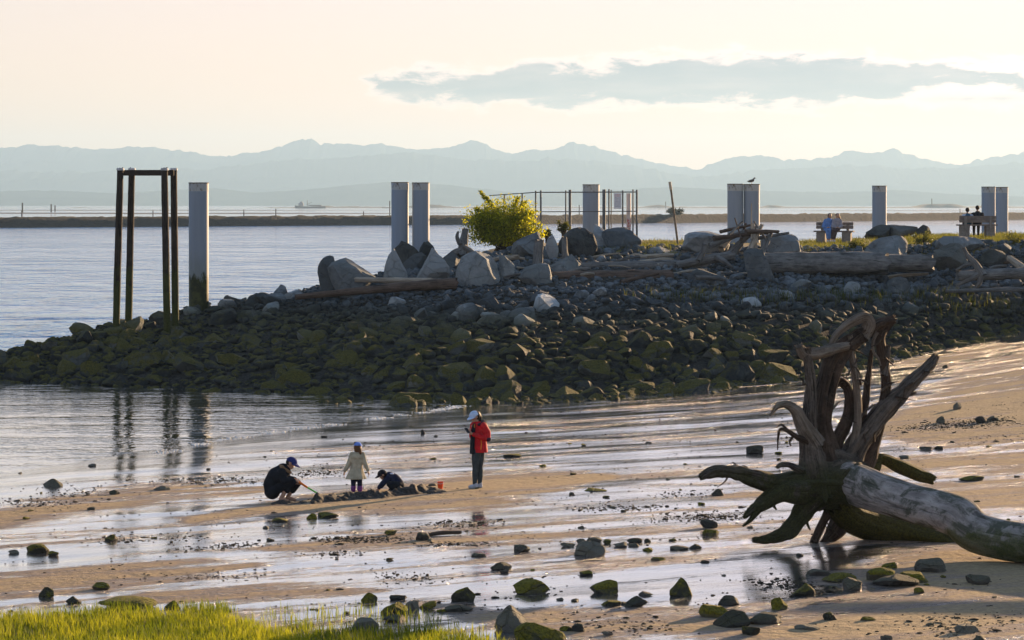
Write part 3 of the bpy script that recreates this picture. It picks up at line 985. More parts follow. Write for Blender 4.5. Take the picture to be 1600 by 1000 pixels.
root('root', [(1250, 764, 24), (1220, 769, 18), (1190, 787, 12), (1174, 798, 8), (1163, 808, 4)], MAT_ROOT, -.32, 21, ridge=.3, knob=.35)
root('rootlet', [(1194, 785, 8), (1182, 800, 6), (1172, 813, 3.4), (1161, 822, 1.6)], MAT_ROOT, -.36, 22, seg=10, ridge=.3)
root('rootlet', [(1250, 735, 9), (1234, 727, 5), (1222, 726, 5), (1214, 730, 3)], MAT_ROOT, -.3, 23, seg=10)
root('rootlet', [(1205, 780, 4), (1209, 790, 3), (1213, 796, 1.2)], MAT_ROOT, -.32, 24, seg=6)
root('root', [(1276, 775, 28), (1260, 792, 18), (1246, 812, 14), (1227, 832, 12), (1202, 842, 8), (1178, 844, 5)], MAT_ROOT, -.2, 25, seg=16, ridge=.32, knob=.3)
root('root', [(1300, 790, 12), (1294, 802, 8), (1284, 820, 7), (1272, 846, 7)], MAT_ROOTDARK, .1, 26, ridge=.25)
root('rootlet', [(1258, 806, 4), (1262, 820, 2.6), (1266, 828, 1.4)], MAT_ROOT, -.15, 27, seg=6)
root('root', [(1304, 780, 28), (1316, 808, 22), (1300, 836, 13), (1286, 849, 6)], MAT_ROOTDARK, .25, 28, ridge=.25)
root('root', [(1308, 790, 24), (1336, 814, 24), (1388, 830, 25), (1450, 844, 25, -.35), (1520, 862, 22, -.9), (1600, 880, 18, -1.8)], MAT_MOSSROOT, 0.0, 29, seg=18, ridge=.22, knob=.2)
for i, (a, b_) in enumerate([((1268, 562), (1240, 556)), ((1340, 560), (1322, 590)), ((1378, 610), (1394, 600)), ((1300, 640), (1314, 626)), ((1356, 640), (1368, 632)),
                             ((1336, 690), (1352, 668)), ((1304, 700), (1294, 718)), ((1330, 570), (1346, 592)), ((1150, 735), (1144, 722)), ((1170, 740), (1160, 727)), ((1128, 738), (1118, 727)),
                             ((1230, 832), (1222, 818)), ((1346, 650), (1356, 636)), ((1256, 600), (1246, 590))]):
    root('rootlet', [(a[0], a[1], 2.6), ((a[0] + b_[0]) / 2 + 2, (a[1] + b_[1]) / 2 - 3, 1.8), (b_[0], b_[1], 0.8)], MAT_ROOT, -.08, 40 + i, seg=5)
rr_ = random.Random(12)
ends = [(1262, 600), (1266, 640), (1290, 620), (1300, 580), (1330, 545), (1320, 650), (1345, 600), (1356, 600), (1380, 600), (1384, 560), (1400, 620), (1425, 598), (1445, 580), (1350, 680), (1240, 755),
        (1200, 752), (1170, 745), (1140, 738), (1200, 780), (1250, 800), (1230, 826), (1290, 815), (1305, 830), (1280, 700), (1300, 720), (1260, 660), (1376, 530), (1340, 515), (1310, 548), (1366, 690)]
for i, (a, b_) in enumerate(ends):
    ang, ln = rr_.uniform(0, 6.28), rr_.uniform(12, 34)
    q1 = (a + math.cos(ang) * ln * .5, b_ + math.sin(ang) * ln * .5)
    ang += rr_.uniform(-.9, .9)
    q2 = (q1[0] + math.cos(ang) * ln * .5, q1[1] + math.sin(ang) * ln * .5 + 3)
    root('rootlet', [(a, b_, rr_.uniform(1.6, 3.2)), (*q1, 1.4, rr_.uniform(-.2, .1)), (*q2, .5, rr_.uniform(-.3, .1))], MAT_ROOTDARK, -.12, 200 + i, seg=5)
O = Vector(tree.location)
tr_a, tr_b = P(1302, 744, 51.6), P(1600, 849, 48.75)
ax = (tr_b - tr_a).normalized()
tr_c = Vector((13.6, 44.2, 0.42))
tr_d = Vector((17.0, 41.0, 0.45))
mid1 = tr_a.lerp(tr_b, 0.45) + Vector((0, 0, .02))
mid2 = tr_a.lerp(tr_b, 0.66) + Vector((0, 0, .05))
wood_obj('trunk', [tube([p - O for p in (tr_a + ax * 0.12, tr_a.lerp(tr_b, .16), tr_a.lerp(tr_b, .3), mid1, mid2, tr_b, tr_c, tr_d)],
                        [0.34, 0.365, 0.35, 0.34, 0.35, 0.335, 0.33, 0.32], seg=40, step=0.07, ridge=.05, knob=.09, seed=77)], MAT_TRUNK, tree)
# torn edge of bark where the crown ends
rim_c = tr_a.lerp(tr_b, .125) - O
side = ax.cross(Vector((0, 0, 1))).normalized()
upv = side.cross(ax).normalized()
rp = []
for k in range(13):
    a = 2 * math.pi * k / 12
    rp.append(rim_c + (side * math.cos(a) + upv * math.sin(a)) * 0.345 - ax * (0.04 + 0.05 * math.sin(3 * a + 1)))
wood_obj('bark_edge', [tube(rp, [0.035 + 0.02 * (k % 2) for k in range(13)], seg=8, step=0.06, seed=78, ridge=.3, knob=.3)], MAT_ROOT, tree)


# --- logs along the top of the bank
def log(name, a, b_, r0, r1, mat, label, seed, group='logs stranded along the bank', extra=(), da=None, db=None, squash=1.0, **kw):
    """a, b: (px, py, distance) of the axis at each end, radii in px."""
    A, Bv = P(*a), P(*b_)
    base = A.lerp(Bv, .5)
    r0, r1 = r0 * a[2] / FPX, r1 * b_[2] / FPX
    e = empty(name, (base.x, base.y, base.z - max(r0, r1)), label=label, cat='log', group=group)
    loc = Vector(e.location)
    sag = Vector((0, 0.05, 0.03)) * (Bv - A).length * 0.2
    wood_obj('stem', [tube([A - loc, A.lerp(Bv, .33) + sag * .6 - loc, A.lerp(Bv, .7) + sag - loc, Bv - loc],
                           [r0, r0 * .65 + r1 * .35, r0 * .3 + r1 * .7, r1], seg=16, step=max(.06, r0 * .5), seed=seed, squash=squash, **kw)], mat, e)
    for j, (pts, rr) in enumerate(extra):
        dist = a[2]
        wood_obj('branch', [tube([P(p[0], p[1], p[2] if len(p) > 2 else dist) - loc for p in pts], [q * dist / FPX for q in rr], seg=9, step=.06, seed=seed + 30 + j)], mat, e)
    return e


log('driftwood_log', (556, 437, 110.0), (704, 442, 109.5), 4, 6, MAT_PALELOG, 'pale tapering log lying in front of the triangular and pointed boulders', 1)
log('driftwood_log', (463, 464, 107.5), (710, 443, 109), 4, 9, MAT_BROWNLOG, 'long thin brown log pointing out along the spit', 2)
log('driftwood_log', (862, 434, 111.0), (1046, 434, 111.5), 9, 12, MAT_BROWNLOG, 'thick reddish brown log right of the blocky pale boulder', 3, ridge=.16)
log('driftwood_log', (908, 418, 113.5), (1100, 416, 114), 8, 9, MAT_GREYLOG, 'smooth grey log behind the thick reddish brown log', 4)
log('driftwood_log', (1058, 414, 113.6), (1142, 400, 114), 6, 8, MAT_GREYLOG, 'forked grey log with a raised pale knuckle below the driftwood heap', 5,
    extra=[([(1092, 405, 113.6), (1098, 394, 113.6), (1100, 383, 113.6)], [5, 4.5, 4]), ([(1120, 402, 113.7), (1134, 410, 113.4), (1144, 418, 113.2)], [5, 4, 2])])
log('driftwood_log', (1196, 411, 113.2), (1380, 413, 113.4), 18, 17, MAT_GREYLOG, 'huge grey log, the biggest along the bank, with a hollow rotten underside', 6, ridge=.16, knob=.1)
log('driftwood_log', (1372, 411, 113.6), (1452, 412, 114), 14, 13, MAT_GREYLOG, 'thick grey log piece continuing the huge log towards the big dark boulder', 7, ridge=.16)
log('driftwood_log', (1498, 431, 112.5), (1640, 427, 113.5), 8, 9, MAT_GREYLOG, 'grey log with curling roots at its end below the dark boulders', 8,
    extra=[([(1534, 428), (1524, 412), (1512, 400), (1506, 388)], [7, 5, 4, 3]), ([(1528, 430), (1510, 438), (1494, 446)], [6, 4, 2]), ([(1532, 432), (1530, 442), (1522, 452)], [6, 4, 2]),
           ([(1522, 412), (1508, 414), (1494, 422)], [3, 2.4, 1.4])])
log('driftwood_pole', (1060, 436, 112.8), (1156, 438, 112.8), 2.8, 2.6, MAT_PALELOG, 'thin pale pole passing behind the wedge shaped boulder', 9)
log('driftwood_log', (1478, 455, 111.8), (1640, 452, 112.2), 3.0, 4.0, MAT_GREYLOG, 'thin grey log under the grey log with curling roots', 10)
log('driftwood_plank', (956, 449, 109.6), (1016, 446, 109.6), 3, 2.6, MAT_PALELOG, 'short pale stick on the cobbles below the reddish brown log', 11)
log('driftwood_log', (1578, 404, 114.5), (1604, 424, 113.5), 5, 6, MAT_PALELOG, 'short pale log end propped beside the dark rounded boulder', 12)
log('driftwood_log', (1000, 402, 115.6), (1052, 398, 115.8), 4, 3, MAT_PALELOG, 'short bleached log in front of the lit grass', 13,
    extra=[([(1010, 402), (992, 398), (975, 404)], [3, 2.4, 1.4])])
log('driftwood_stump', (722, 398, 114.6), (727, 360, 115.0), 9, 5, MAT_GREYLOG, 'jagged grey stump beside the green shrub', 14,
    extra=[([(720, 392), (708, 396), (700, 408)], [6, 5, 4]), ([(726, 388), (738, 394), (748, 404)], [6, 4, 3]), ([(718, 380), (714, 370), (716, 362)], [4, 3, 1.5])])
log('driftwood_stump', (840, 412, 112.8), (843, 378, 113.0), 7, 6, MAT_GREYLOG, 'upright split grey stump among the boulders below the shrub', 15, ridge=.3)
log('driftwood_stump', (883, 404, 113.0), (881, 372, 113.2), 5, 4, MAT_GREYLOG, 'narrow upright grey stump leaning on the dark rounded boulder', 16, ridge=.3)
# a log propped up on the upper beach, past the frame edge (its shadow crosses the sand)
e = empty('driftwood_log', (15.5, 51.5, .2), label='weathered log propped up on the beach beyond the frame edge', cat='log')
wood_obj('stem', [tube([Vector(p) - Vector(e.location) for p in ((10.9, 52.7, 1.98), (13.0, 52.2, 1.9), (16.0, 51.4, 1.75), (20.0, 50.2, 1.4), (25.0, 49.0, .5))], [.10, .16, .19, .22, .26], seg=14, step=.2, seed=91)], MAT_GREYLOG, e)
wood_obj('prop', [tube([Vector(p) - Vector(e.location) for p in ((15.6, 52.4, -.1), (15.4, 51.5, 1.0), (15.2, 51.0, 2.0))], [.16, .13, .08], seg=10, step=.2, seed=92)], MAT_GREYLOG, e)
# heap of sticks in front of the pair of piles
heap = [((1110, 384), (1180, 356), 5, MAT_GREYLOG), ((1135, 400), (1176, 362), 6, MAT_GREYLOG), ((1168, 398), (1190, 352), 5, MAT_PALELOG), ((1182, 398), (1176, 350), 4, MAT_PALELOG),
        ((1150, 402), (1165, 350), 3, MAT_BROWNLOG), ((1192, 396), (1206, 362), 4, MAT_GREYLOG), ((1116, 372), (1200, 364), 4, MAT_BROWNLOG), ((1126, 362), (1172, 352), 3, MAT_BROWNLOG),
        ((1174, 374), (1174, 318), 1.3, MAT_PALELOG), ((1158, 372), (1148, 341), 1.5, MAT_BROWNLOG), ((1128, 388), (1146, 366), 5, MAT_PALELOG), ((1166, 362), (1216, 362), 4, MAT_BROWNLOG),
        ((1136, 410), (1158, 382), 6, MAT_GREYLOG), ((1186, 372), (1232, 364), 3, MAT_GREYLOG), ((1140, 366), (1160, 346), 2, MAT_GREYLOG), ((1198, 376), (1178, 346), 2, MAT_GREYLOG)]
hl = ['low grey stick forming the heap of driftwood on its boulder side', 'stout grey stick leaning up through the middle of the heap', 'pale stick standing steeply in the heap',
      'pale upright stick at the centre of the heap', 'brown steep stick behind the centre of the heap', 'grey stick leaning at the grassy end of the heap', 'long brown stick lying across the heap',
      'short brown stick on top of the heap', 'tallest thin pale stick pointing straight up from the heap', 'thin brown stick poking up left of the tall thin one', 'fat pale stick lying low in the heap',
      'brown stick sticking out flat toward the bench', 'thick grey butt at the bottom of the heap', 'long thin grey stick reaching out behind the grey boulder', 'thin grey stick crossing the top of the heap',
      'thin grey stick leaning back over the heap']
for i, (a, b_, r, mt) in enumerate(heap):
    dd = 116.4 + 0.5 * math.sin(i * 2.1)
    log('driftwood_stick', (*a, dd - .3), (*b_, dd + .35), r, r * .6, mt, hl[i], 50 + i, group='sticks in the driftwood heap')


# small driftwood pieces lying anywhere among the cobbles
jr = random.Random(31)
NEAR = [(780, 'the biggest pale boulder'), (860, 'the blocky pale boulder'), (960, 'the start of the reddish brown log'), (1060, 'the end of the reddish brown log'), (1150, 'the wedge shaped boulder'), (1220, 'the horned bluish boulder'),
        (1330, 'the near half of the huge log'), (1450, 'the broken end of the huge log'), (1530, 'the big dark boulder'), (1700, 'the log with curling roots')]
seen_ = set()
for i in range(24):
    px = jr.choice([jr.uniform(860, 1100), jr.uniform(1090, 1260), jr.uniform(1250, 1600), jr.uniform(700, 900)])
    py_ = jr.uniform(402, 446)
    q = G(px, py_)
    L_, an = jr.uniform(.5, 1.7), jr.uniform(-.7, .7)
    v = Vector((math.cos(an), math.sin(an), jr.uniform(-.1, .22))) * L_
    r_ = jr.uniform(.035, .09)
    q = q + Vector((0, 0, r_ * 1.2 + .1))
    mt_, cn_ = jr.choice([(MAT_GREYLOG, 'grey'), (MAT_PALELOG, 'pale'), (MAT_BROWNLOG, 'brown')])
    lab_ = '%s %s driftwood piece among cobbles %s %s' % ('long' if L_ > 1.1 else 'short', cn_, 'behind' if py_ < 418 else 'in front of' if py_ > 432 else 'beside', next(w for lim, w in NEAR if px < lim))
    if lab_ in seen_:
        continue
    seen_.add(lab_)
    wood_obj('driftwood_piece', [tube([q - v * .5, q + Vector((0, 0, .03)), q + v * .5], [r_, r_ * .95, r_ * .6], seg=9, step=.1, seed=300 + i)], mt_, None, label=lab_, cat='driftwood', group='loose driftwood pieces on the bank')

# ------------------------------------------------------------------ steel piles
m, t, out = material('pile_paint')
ob = t.n('ShaderNodeTexCoord').outputs['Object']
rnd = t.n('ShaderNodeObjectInfo').outputs['Random']
st = t.noise(t.vmul(ob, (7, 7, 0.5)), 1.0, 5.0, 0.6)
sc_ = t.noise(ob, 3.0, 5.0, 0.7)
c = t.mix(t.ss(st, 0.3, 0.75), (0.235, 0.280, 0.335), (0.262, 0.308, 0.362))
c = t.mix(t.m('MULTIPLY', t.ss(sc_, 0.62, 0.70), 0.5), c, (0.20, 0.19, 0.17))
gz = t.n('ShaderNodeSeparateXYZ', Vector=t.n('ShaderNodeNewGeometry').outputs['Position']).outputs[2]
alg = t.ss(t.m('ADD', gz, t.m('MULTIPLY', t.noise(t.vmul(ob, (5, 5, 1.6)), 1.4, 5.0, 0.7), 1.3)), 3.75, 3.98, 1.0, 0.0)
alg2 = t.ss(t.m('ADD', gz, t.m('MULTIPLY', st, 1.2)), 3.9, 5.0, 0.35, 0.0)
c = t.mix(alg2, c, (0.16, 0.17, 0.09))
c = t.mix(alg, c, t.mix(t.ss(sc_, 0.4, 0.6), (0.020, 0.026, 0.006), (0.050, 0.058, 0.012)))
b = t.n('ShaderNodeBsdfPrincipled', Base_Color=c, Roughness=0.55)
b.inputs['Specular IOR Level'].default_value = 0.35
t.set(out, 'Surface', b.outputs[0])
MAT_PILE = m
m, t, out = material('pile_band')
ob = t.n('ShaderNodeTexCoord').outputs['Object']
nz = t.noise(t.vmul(ob, (4, 4, 1.4)), 1.6, 5.0, 0.65)
c = t.mix(t.ss(nz, 0.52, 0.66), (0.42, 0.43, 0.42), (0.13, 0.10, 0.05))
b = t.n('ShaderNodeBsdfPrincipled', Base_Color=c, Roughness=0.7)
t.set(out, 'Surface', b.outputs[0])
MAT_BAND = m
MAT_RIM = simple_mat('pile_rim', (0.14, 0.13, 0.11), 0.8)


def lathe(prof, seg=36):
    V, F = [], []
    for r, z in prof:
        for k in range(seg):
            a = 2 * math.pi * k / seg
            V.append((r * math.cos(a), r * math.sin(a), z))
    for i in range(len(prof) - 1):
        for k in range(seg):
            a, b_ = i * seg + k, i * seg + (k + 1) % seg
            F.append((a, b_, b_ + seg, a + seg))
    F.append(tuple(range(seg))[::-1])
    F.append(tuple((len(prof) - 1) * seg + k for k in range(seg)))
    return V, F


def shade_by_angle(o, ang=35):
    me = o.data
    me.polygons.foreach_set('use_smooth', np.ones(len(me.polygons), dtype=bool))
    try:
        me.set_sharp_from_angle(angle=math.radians(ang))
    except Exception:
        pass


def pile(px, top, w, label, bot_z=None):
    d = 0.76 * FPX / w
    p = P(px, top, d)
    z0 = -1.0 if bot_z is None else bot_z
    r = 0.38
    e = empty('steel_pile', (p.x, p.y, z0), label=label, cat='pile', group='painted steel piles')
    h = p.z - z0
    V, F = lathe([(r, 0), (r, h - 0.34)])
    shade_by_angle(mesh_obj('shaft', V, F, MAT_PILE, e))
    V, F = lathe([(r + .004, h - 0.335), (r + .004, h - 0.04)])
    shade_by_angle(mesh_obj('band', V, F, MAT_BAND, e))
    V, F = lathe([(r + .012, h - 0.038), (r + .012, h - 0.004), (r * .9, h)])
    shade_by_angle(mesh_obj('rim', V, F, MAT_RIM, e))
    return e, p


pile(310.5, 285, 31, 'pale steel pile with green weed at its foot, alone on the low rocks')
pile(625, 284.5, 27, 'pale steel pile of the pair behind the boulders, the one nearer the timber frame')
pile(657.5, 285, 27, 'pale steel pile of the pair behind the boulders, the one nearer the shrub')
pile(923.5, 288, 26, 'pale steel pile standing behind the railing')
pile(1149, 287, 25, 'pale steel pile of the pair behind the driftwood heap, without the bird')
_, gull_p = pile(1174.5, 287.5, 25, 'pale steel pile with a gull perched on its top')
pile(1374, 290, 22.3, 'lone pale steel pile between the two benches')
pile(1544.5, 291.5, 21.5, 'pale steel pile right behind the bench of two seen from behind')
pile(1564.5, 292, 21.0, 'pale steel pile at the far end, just past the bench seen from behind')


def box(name, c, s, mat, parent=None, rot=None, bevel=0.01, **kw):
    bm = bmesh.new()
    bmesh.ops.create_cube(bm, size=1.0)
    bmesh.ops.scale(bm, vec=s, verts=bm.verts)
    if bevel:
        bmesh.ops.bevel(bm, geom=list(bm.edges), offset=min(bevel, min(s) * .3), segments=2, affect='EDGES')
    if rot is not None:
        bmesh.ops.rotate(bm, verts=bm.verts, matrix=rot)
    bmesh.ops.translate(bm, verts=bm.verts, vec=c)
    me = bpy.data.meshes.new(name)
    bm.to_mesh(me)
    bm.free()
    me.materials.append(mat)
    return link(bpy.data.objects.new(name, me), parent, **kw)


def rod(name, a, b_, r0, r1, mat, parent=None, seg=12, **kw):
    a, b_ = Vector(a), Vector(b_)
    q = (b_ - a).to_track_quat('Z', 'Y')
    V, F = lathe([(r0, 0), (r1, (b_ - a).length)], seg)
    V = [a + q @ Vector(v) for v in V]
    o = mesh_obj(name, V, F, mat, parent, **kw)
    shade_by_angle(o)
    return o


# ------------------------------------------------------------------ timber frame on the low rocks
MAT_TIMBER = wood_material('creosote_timber', (0.020, 0.015, 0.012), (0.075, 0.058, 0.045), moss=0.8, moss_z=(2.0, 4.6))
MAT_BEAM = wood_material('mossy_beam', (0.030, 0.030, 0.018), (0.075, 0.075, 0.035))
MAT_CAP = simple_mat('metal_cap', (0.50, 0.50, 0.50), 0.5, 0.3, 6.0)
e = empty('timber_frame', (P(228, 490, 106.5).x, 106.5, 1.2), label='dark timber frame of four tall posts and a crossbeam on the rocks', cat='frame')
L0 = Vector(e.location)
for (tx, bx_, by, dd) in ((188, 180.5, 505, 106.0), (206, 200, 502, 107.0), (257, 261.5, 496, 106.0), (271.5, 274.5, 494, 107.0)):
    a = P(bx_, by, dd) - Vector((0, 0, 0.9))
    top = P(tx, 265, dd)
    wood_obj('post', [tube([a - L0, a.lerp(top, .5) - L0, top - L0], [.135, .13, .12], seg=16, step=.25, ridge=.05, knob=.05, seed=tx)], MAT_TIMBER, e)
    V, F = lathe([(.14, 0), (.14, .06), (.12, .09)], 16)
    o = mesh_obj('post_cap', [Vector(v) + top - L0 + Vector((0, 0, -.03)) for v in V], F, MAT_CAP, e)
a, b_ = P(189, 270, 106.4), P(272, 270, 106.6)
box('crossbeam', (a + b_) / 2 - L0, ((b_ - a).length, .16, .21), MAT_TIMBER, e, bevel=.02)

# ------------------------------------------------------------------ railing
MAT_STEEL = simple_mat('galvanised_steel', (0.12, 0.125, 0.13), 0.5, 0.2)
FD = 130.0
fe = empty('railing', (P(915, 380, FD).x, FD, 4.2), label='tall grey steel railing of posts and two rails beside the shrub', cat='railing')
L0 = Vector(fe.location)


def fp(px, py, d=FD):
    return P(px, py, d) - L0


for px, top, r, d in ((837, 298, .035, FD), (845, 297.5, .04, FD), (884, 297.5, .032, FD), (890.5, 296.5, .06, FD), (943.8, 296, .075, FD), (951.5, 295.5, .035, FD),
                      (955, 297, .025, FD + 1.5), (973, 297.5, .035, FD), (989, 296, .032, FD + .6), (995, 296.5, .045, FD), (816, 302, .035, FD + 2.5), (788, 304, .035, FD + 5)):
    rod('post', fp(px, 388 if d < FD + 1 else 384, d), fp(px, top, d), r, r, MAT_STEEL, fe)
for a, b_, r in (((837, 300.5, FD), (995, 300, FD), .026), ((837, 331, FD), (995, 330, FD), .022), ((765, 305.5, FD + 7), (837, 300.5, FD), .024), ((765, 338, FD + 7), (837, 331, FD), .02)):
    rod('rail', fp(*a), fp(*b_), r, r, MAT_STEEL, fe)
m, t, out = material('notice_print')
ob = t.n('ShaderNodeTexCoord').outputs['Generated']
gx, _, gz_ = t.n('ShaderNodeSeparateXYZ', Vector=ob).outputs
rows = t.ss(t.m('FRACT', t.m('MULTIPLY', gz_, 12.0)), 0.50, 0.58)
word = t.ss(t.noise(t.vmul(ob, (22, 1, 12)), 1.0, 2.0), 0.42, 0.50)
ins = t.m('MULTIPLY', t.m('MULTIPLY', t.ss(gx, 0.10, 0.12), t.ss(gx, 0.88, 0.90, 1, 0)), t.m('MULTIPLY', t.ss(gz_, 0.08, 0.10), t.ss(gz_, 0.92, 0.94, 1, 0)))
ink = t.m('MULTIPLY', t.m('MULTIPLY', rows, word), ins)
ic = t.mix(t.ss(gz_, 0.74, 0.76), (0.22, 0.24, 0.30), (0.45, 0.06, 0.05))
c = t.mix(t.m('MULTIPLY', ink, 0.8), (0.72, 0.73, 0.76), ic)
b = t.n('ShaderNodeBsdfPrincipled', Base_Color=c, Roughness=0.4)
t.set(out, 'Surface', b.outputs[0])
p = P(965, 314, FD - .08)
box('notice_sign', p, (.335, .02, .70), m, None, bevel=.003, label='white notice sign with small print fixed to the railing', cat='sign')
m, t, out = material('marker_stripes')
ob = t.n('ShaderNodeTexCoord').outputs['Generated']
gx, _, gz_ = t.n('ShaderNodeSeparateXYZ', Vector=ob).outputs
let = t.m('MULTIPLY', t.ss(t.noise(t.vmul(ob, (5, 1, 24)), 1.0, 2.0), 0.47, 0.52), t.m('MULTIPLY', t.ss(gz_, 0.55, 0.57, 1.0, 0.0), t.ss(gx, 0.12, 0.18)))
c = t.mix(let, (0.66, 0.58, 0.54), (0.50, 0.10, 0.09))
c = t.mix(t.ss(gz_, 0.22, 0.24, 1.0, 0.0), c, (0.55, 0.04, 0.03))
b = t.n('ShaderNodeBsdfPrincipled', Base_Color=c, Roughness=0.5)
t.set(out, 'Surface', b.outputs[0])
p = P(982.3, 302, FD + .3)
rod('marker_post', (p.x, p.y, 3.9), p, .10, .10, m, None, label='white tube post with faded red lettering behind the railing', cat='post')

# leaning pole
a, b_ = G(1060.5, 374), P(1046.5, 284, 126.0)
a = P(1060.5, 374, 126.0)
lp = empty('leaning_pole', (a.x, a.y, a.z), label='thin pole leaning to one side on the grass', cat='pole')
rod('shaft', (0, 0, -.5), (b_ - a) * .86, .05, .045, MAT_GREYLOG if False else simple_mat('pole_wood', (0.20, 0.16, 0.12), 0.8), lp)
rod('tip', (b_ - a) * .86, b_ - a, .062, .06, simple_mat('pole_tip', (0.45, 0.38, 0.28), 0.7), lp)

# ------------------------------------------------------------------ benches
MAT_BENCH = simple_mat('bench_plank', (0.185, 0.155, 0.135), 0.85, 0.25, 7.0, 0.4)
MAT_CONC = simple_mat('bench_support', (0.22, 0.20, 0.18), 0.9, 0.2, 12.0, 0.4)


def bench(px, py, d, rz, label):
    p = P(px, py, d)
    e = empty('park_bench', p, label=label, cat='bench', group='benches on the spit')
    e.rotation_euler = (0, 0, rz)
    for s in (-1, 1):
        box('support', (s * .58, .05, .19), (.40, .45, .50), MAT_CONC, e, bevel=.015)
        box('back_post', (s * .58, .30, .55), (.12, .10, .60), MAT_CONC, e, bevel=.01)
    for k in range(3):
        box('seat_plank', (0, -.14 + k * .17, .475), (1.80, .16, .065), MAT_BENCH, e, bevel=.012)
    for k in range(2):
        box('back_plank', (0, .235 - k * .0, .66 + k * .155), (1.70, .05, .148), MAT_BENCH, e, bevel=.012)
    return e


bench_a = bench(1303, 378, 131.0, math.radians(-16), 'park bench where two people sit leaning together')
bench_b = bench(1526, 368, 131.5, math.radians(184), 'park bench seen from behind with two people looking at the water')

# ------------------------------------------------------------------ people
def blob(name, prims, mat, parent, voxel=0.010, smooth_it=3, **kw):
    """One closed surface grown round joints: chains of tapered capsules, ellipsoids and lofts."""
    bm = bmesh.new()

    def ball(c, r, rot=None):
        M = Matrix.Translation(c) @ (rot.to_4x4() if rot else Matrix.Identity(4)) @ Matrix.Diagonal((*r, 1))
        bmesh.ops.create_icosphere(bm, subdivisions=3 if max(r) > .03 else 2, radius=1.0, matrix=M)

    for pr in prims:
        if pr[0] == 'c':
            pts, rad = [Vector(p) for p in pr[1]], pr[2]
            for p, r in zip(pts, rad):
                ball(p, (r, r, r))
            for a, b_, ra, rb in zip(pts, pts[1:], rad, rad[1:]):
                q = (b_ - a).to_track_quat('Z', 'Y').to_matrix().to_4x4()
                bmesh.ops.create_cone(bm, cap_ends=True, segments=14, radius1=ra, radius2=rb, depth=(b_ - a).length,
                                      matrix=Matrix.Translation((a + b_) / 2) @ q)
        elif pr[0] == 'e':
            ball(Vector(pr[1]), pr[2], Matrix.Rotation(pr[3][0], 3, pr[3][1]) if len(pr) > 3 else None)
        elif pr[0] == 'l':
            seg, rings = 24, []
            for (cx, cy, cz, rx, ry) in pr[1]:
                rot = pr[2] if len(pr) > 2 else 0.0
                ring = []
                for k in range(seg):
                    a = 2 * math.pi * k / seg
                    u, w = rx * math.cos(a), ry * math.sin(a)
                    if len(pr) > 3:
                        f = 1 + pr[3] * math.cos(a * pr[4]) * max(0, 1 - (cz - pr[1][0][2]) / .3)
                        u, w = u * f, w * f
                    ring.append(bm.verts.new((cx + u * math.cos(rot) - w * math.sin(rot), cy + u * math.sin(rot) + w * math.cos(rot), cz)))
                rings.append(ring)
            for A, B_ in zip(rings, rings[1:]):
                for k in range(seg):
                    bm.faces.new((A[k], A[(k + 1) % seg], B_[(k + 1) % seg], B_[k]))
            bm.faces.new(rings[0][::-1])
            bm.faces.new(rings[-1])
    me = bpy.data.meshes.new(name + '_raw')
    bm.to_mesh(me)
    bm.free()
    tmp = bpy.data.objects.new(name + '_raw', me)
    COL.objects.link(tmp)
    md = tmp.modifiers.new('r', 'REMESH')
    md.mode = 'VOXEL'
    md.voxel_size = voxel
    if smooth_it:
        sm = tmp.modifiers.new('s', 'SMOOTH')
        sm.iterations = smooth_it
        sm.factor = 0.5
    dg = bpy.context.evaluated_depsgraph_get()
    res = bpy.data.meshes.new_from_object(tmp.evaluated_get(dg))
    bpy.data.objects.remove(tmp)
    bpy.data.meshes.remove(me)
    res.name = name
    res.materials.clear()
    res.materials.append(mat)
    res.polygons.foreach_set('use_smooth', np.ones(len(res.polygons), dtype=bool))
    return link(bpy.data.objects.new(name, res), parent, **kw)


def hand(w, d, n, thumb, s=1.0, curl=0.6):
    """Palm and five bent fingers. w wrist, d finger direction, n palm normal (fingers bend to it), thumb: +1/-1 side."""
    w, d, n = Vector(w), Vector(d).normalized(), Vector(n)
    n = (n - d * n.dot(d)).normalized()
    sd = d.cross(n) * thumb
    out = [('c', [w, w + d * .045 * s, w + d * .085 * s], [.022 * s, .030 * s, .028 * s])]
    for i, (o, L) in enumerate(((.028, .075), (.010, .085), (-.010, .080), (-.028, .062))):
        p = w + d * .09 * s + sd * o * s
        pts = [p - d * .03 * s, p]
        a = 0.0
        for k in range(3):
            a += curl
            p = p + (d * math.cos(a) + n * math.sin(a)) * L * s / 2.6
            pts.append(p)
        out.append(('c', pts, [.010 * s, .0095 * s, .009 * s, .0085 * s, .007 * s]))
    t0 = w + d * .03 * s + sd * .026 * s
    t1 = t0 + (d * .5 + sd * .75 + n * .25).normalized() * .042 * s
    t2 = t1 + (d * .85 + sd * .2 + n * .45).normalized() * .036 * s
    out.append(('c', [t0, t1, t2], [.013 * s, .011 * s, .008 * s]))
    return out


def head(c, f, s=1.0, up=(0, 0, 1)):
    """Skull, jaw, nose, ears and neck root; f is where the face points."""
    c, f, up = Vector(c), Vector(f).normalized(), Vector(up)
    sd = f.cross(up).normalized()
    u = sd.cross(f)
    return [('e', c + u * .02 * s, (.078 * s, .092 * s, .095 * s)), ('c', [c - u * .01 * s, c - u * .075 * s + f * .035 * s], [.072 * s, .045 * s]),
            ('c', [c + f * .085 * s + u * .012 * s, c + f * .108 * s - u * .018 * s], [.012 * s, .016 * s]),
            ('e', c + sd * .082 * s - u * .01 * s, (.014 * s, .022 * s, .03 * s)), ('e', c - sd * .082 * s - u * .01 * s, (.014 * s, .022 * s, .03 * s)),
            ('c', [c + f * .085 * s - u * .048 * s - sd * .022 * s, c + f * .088 * s - u * .048 * s + sd * .022 * s], [.009 * s, .009 * s])]


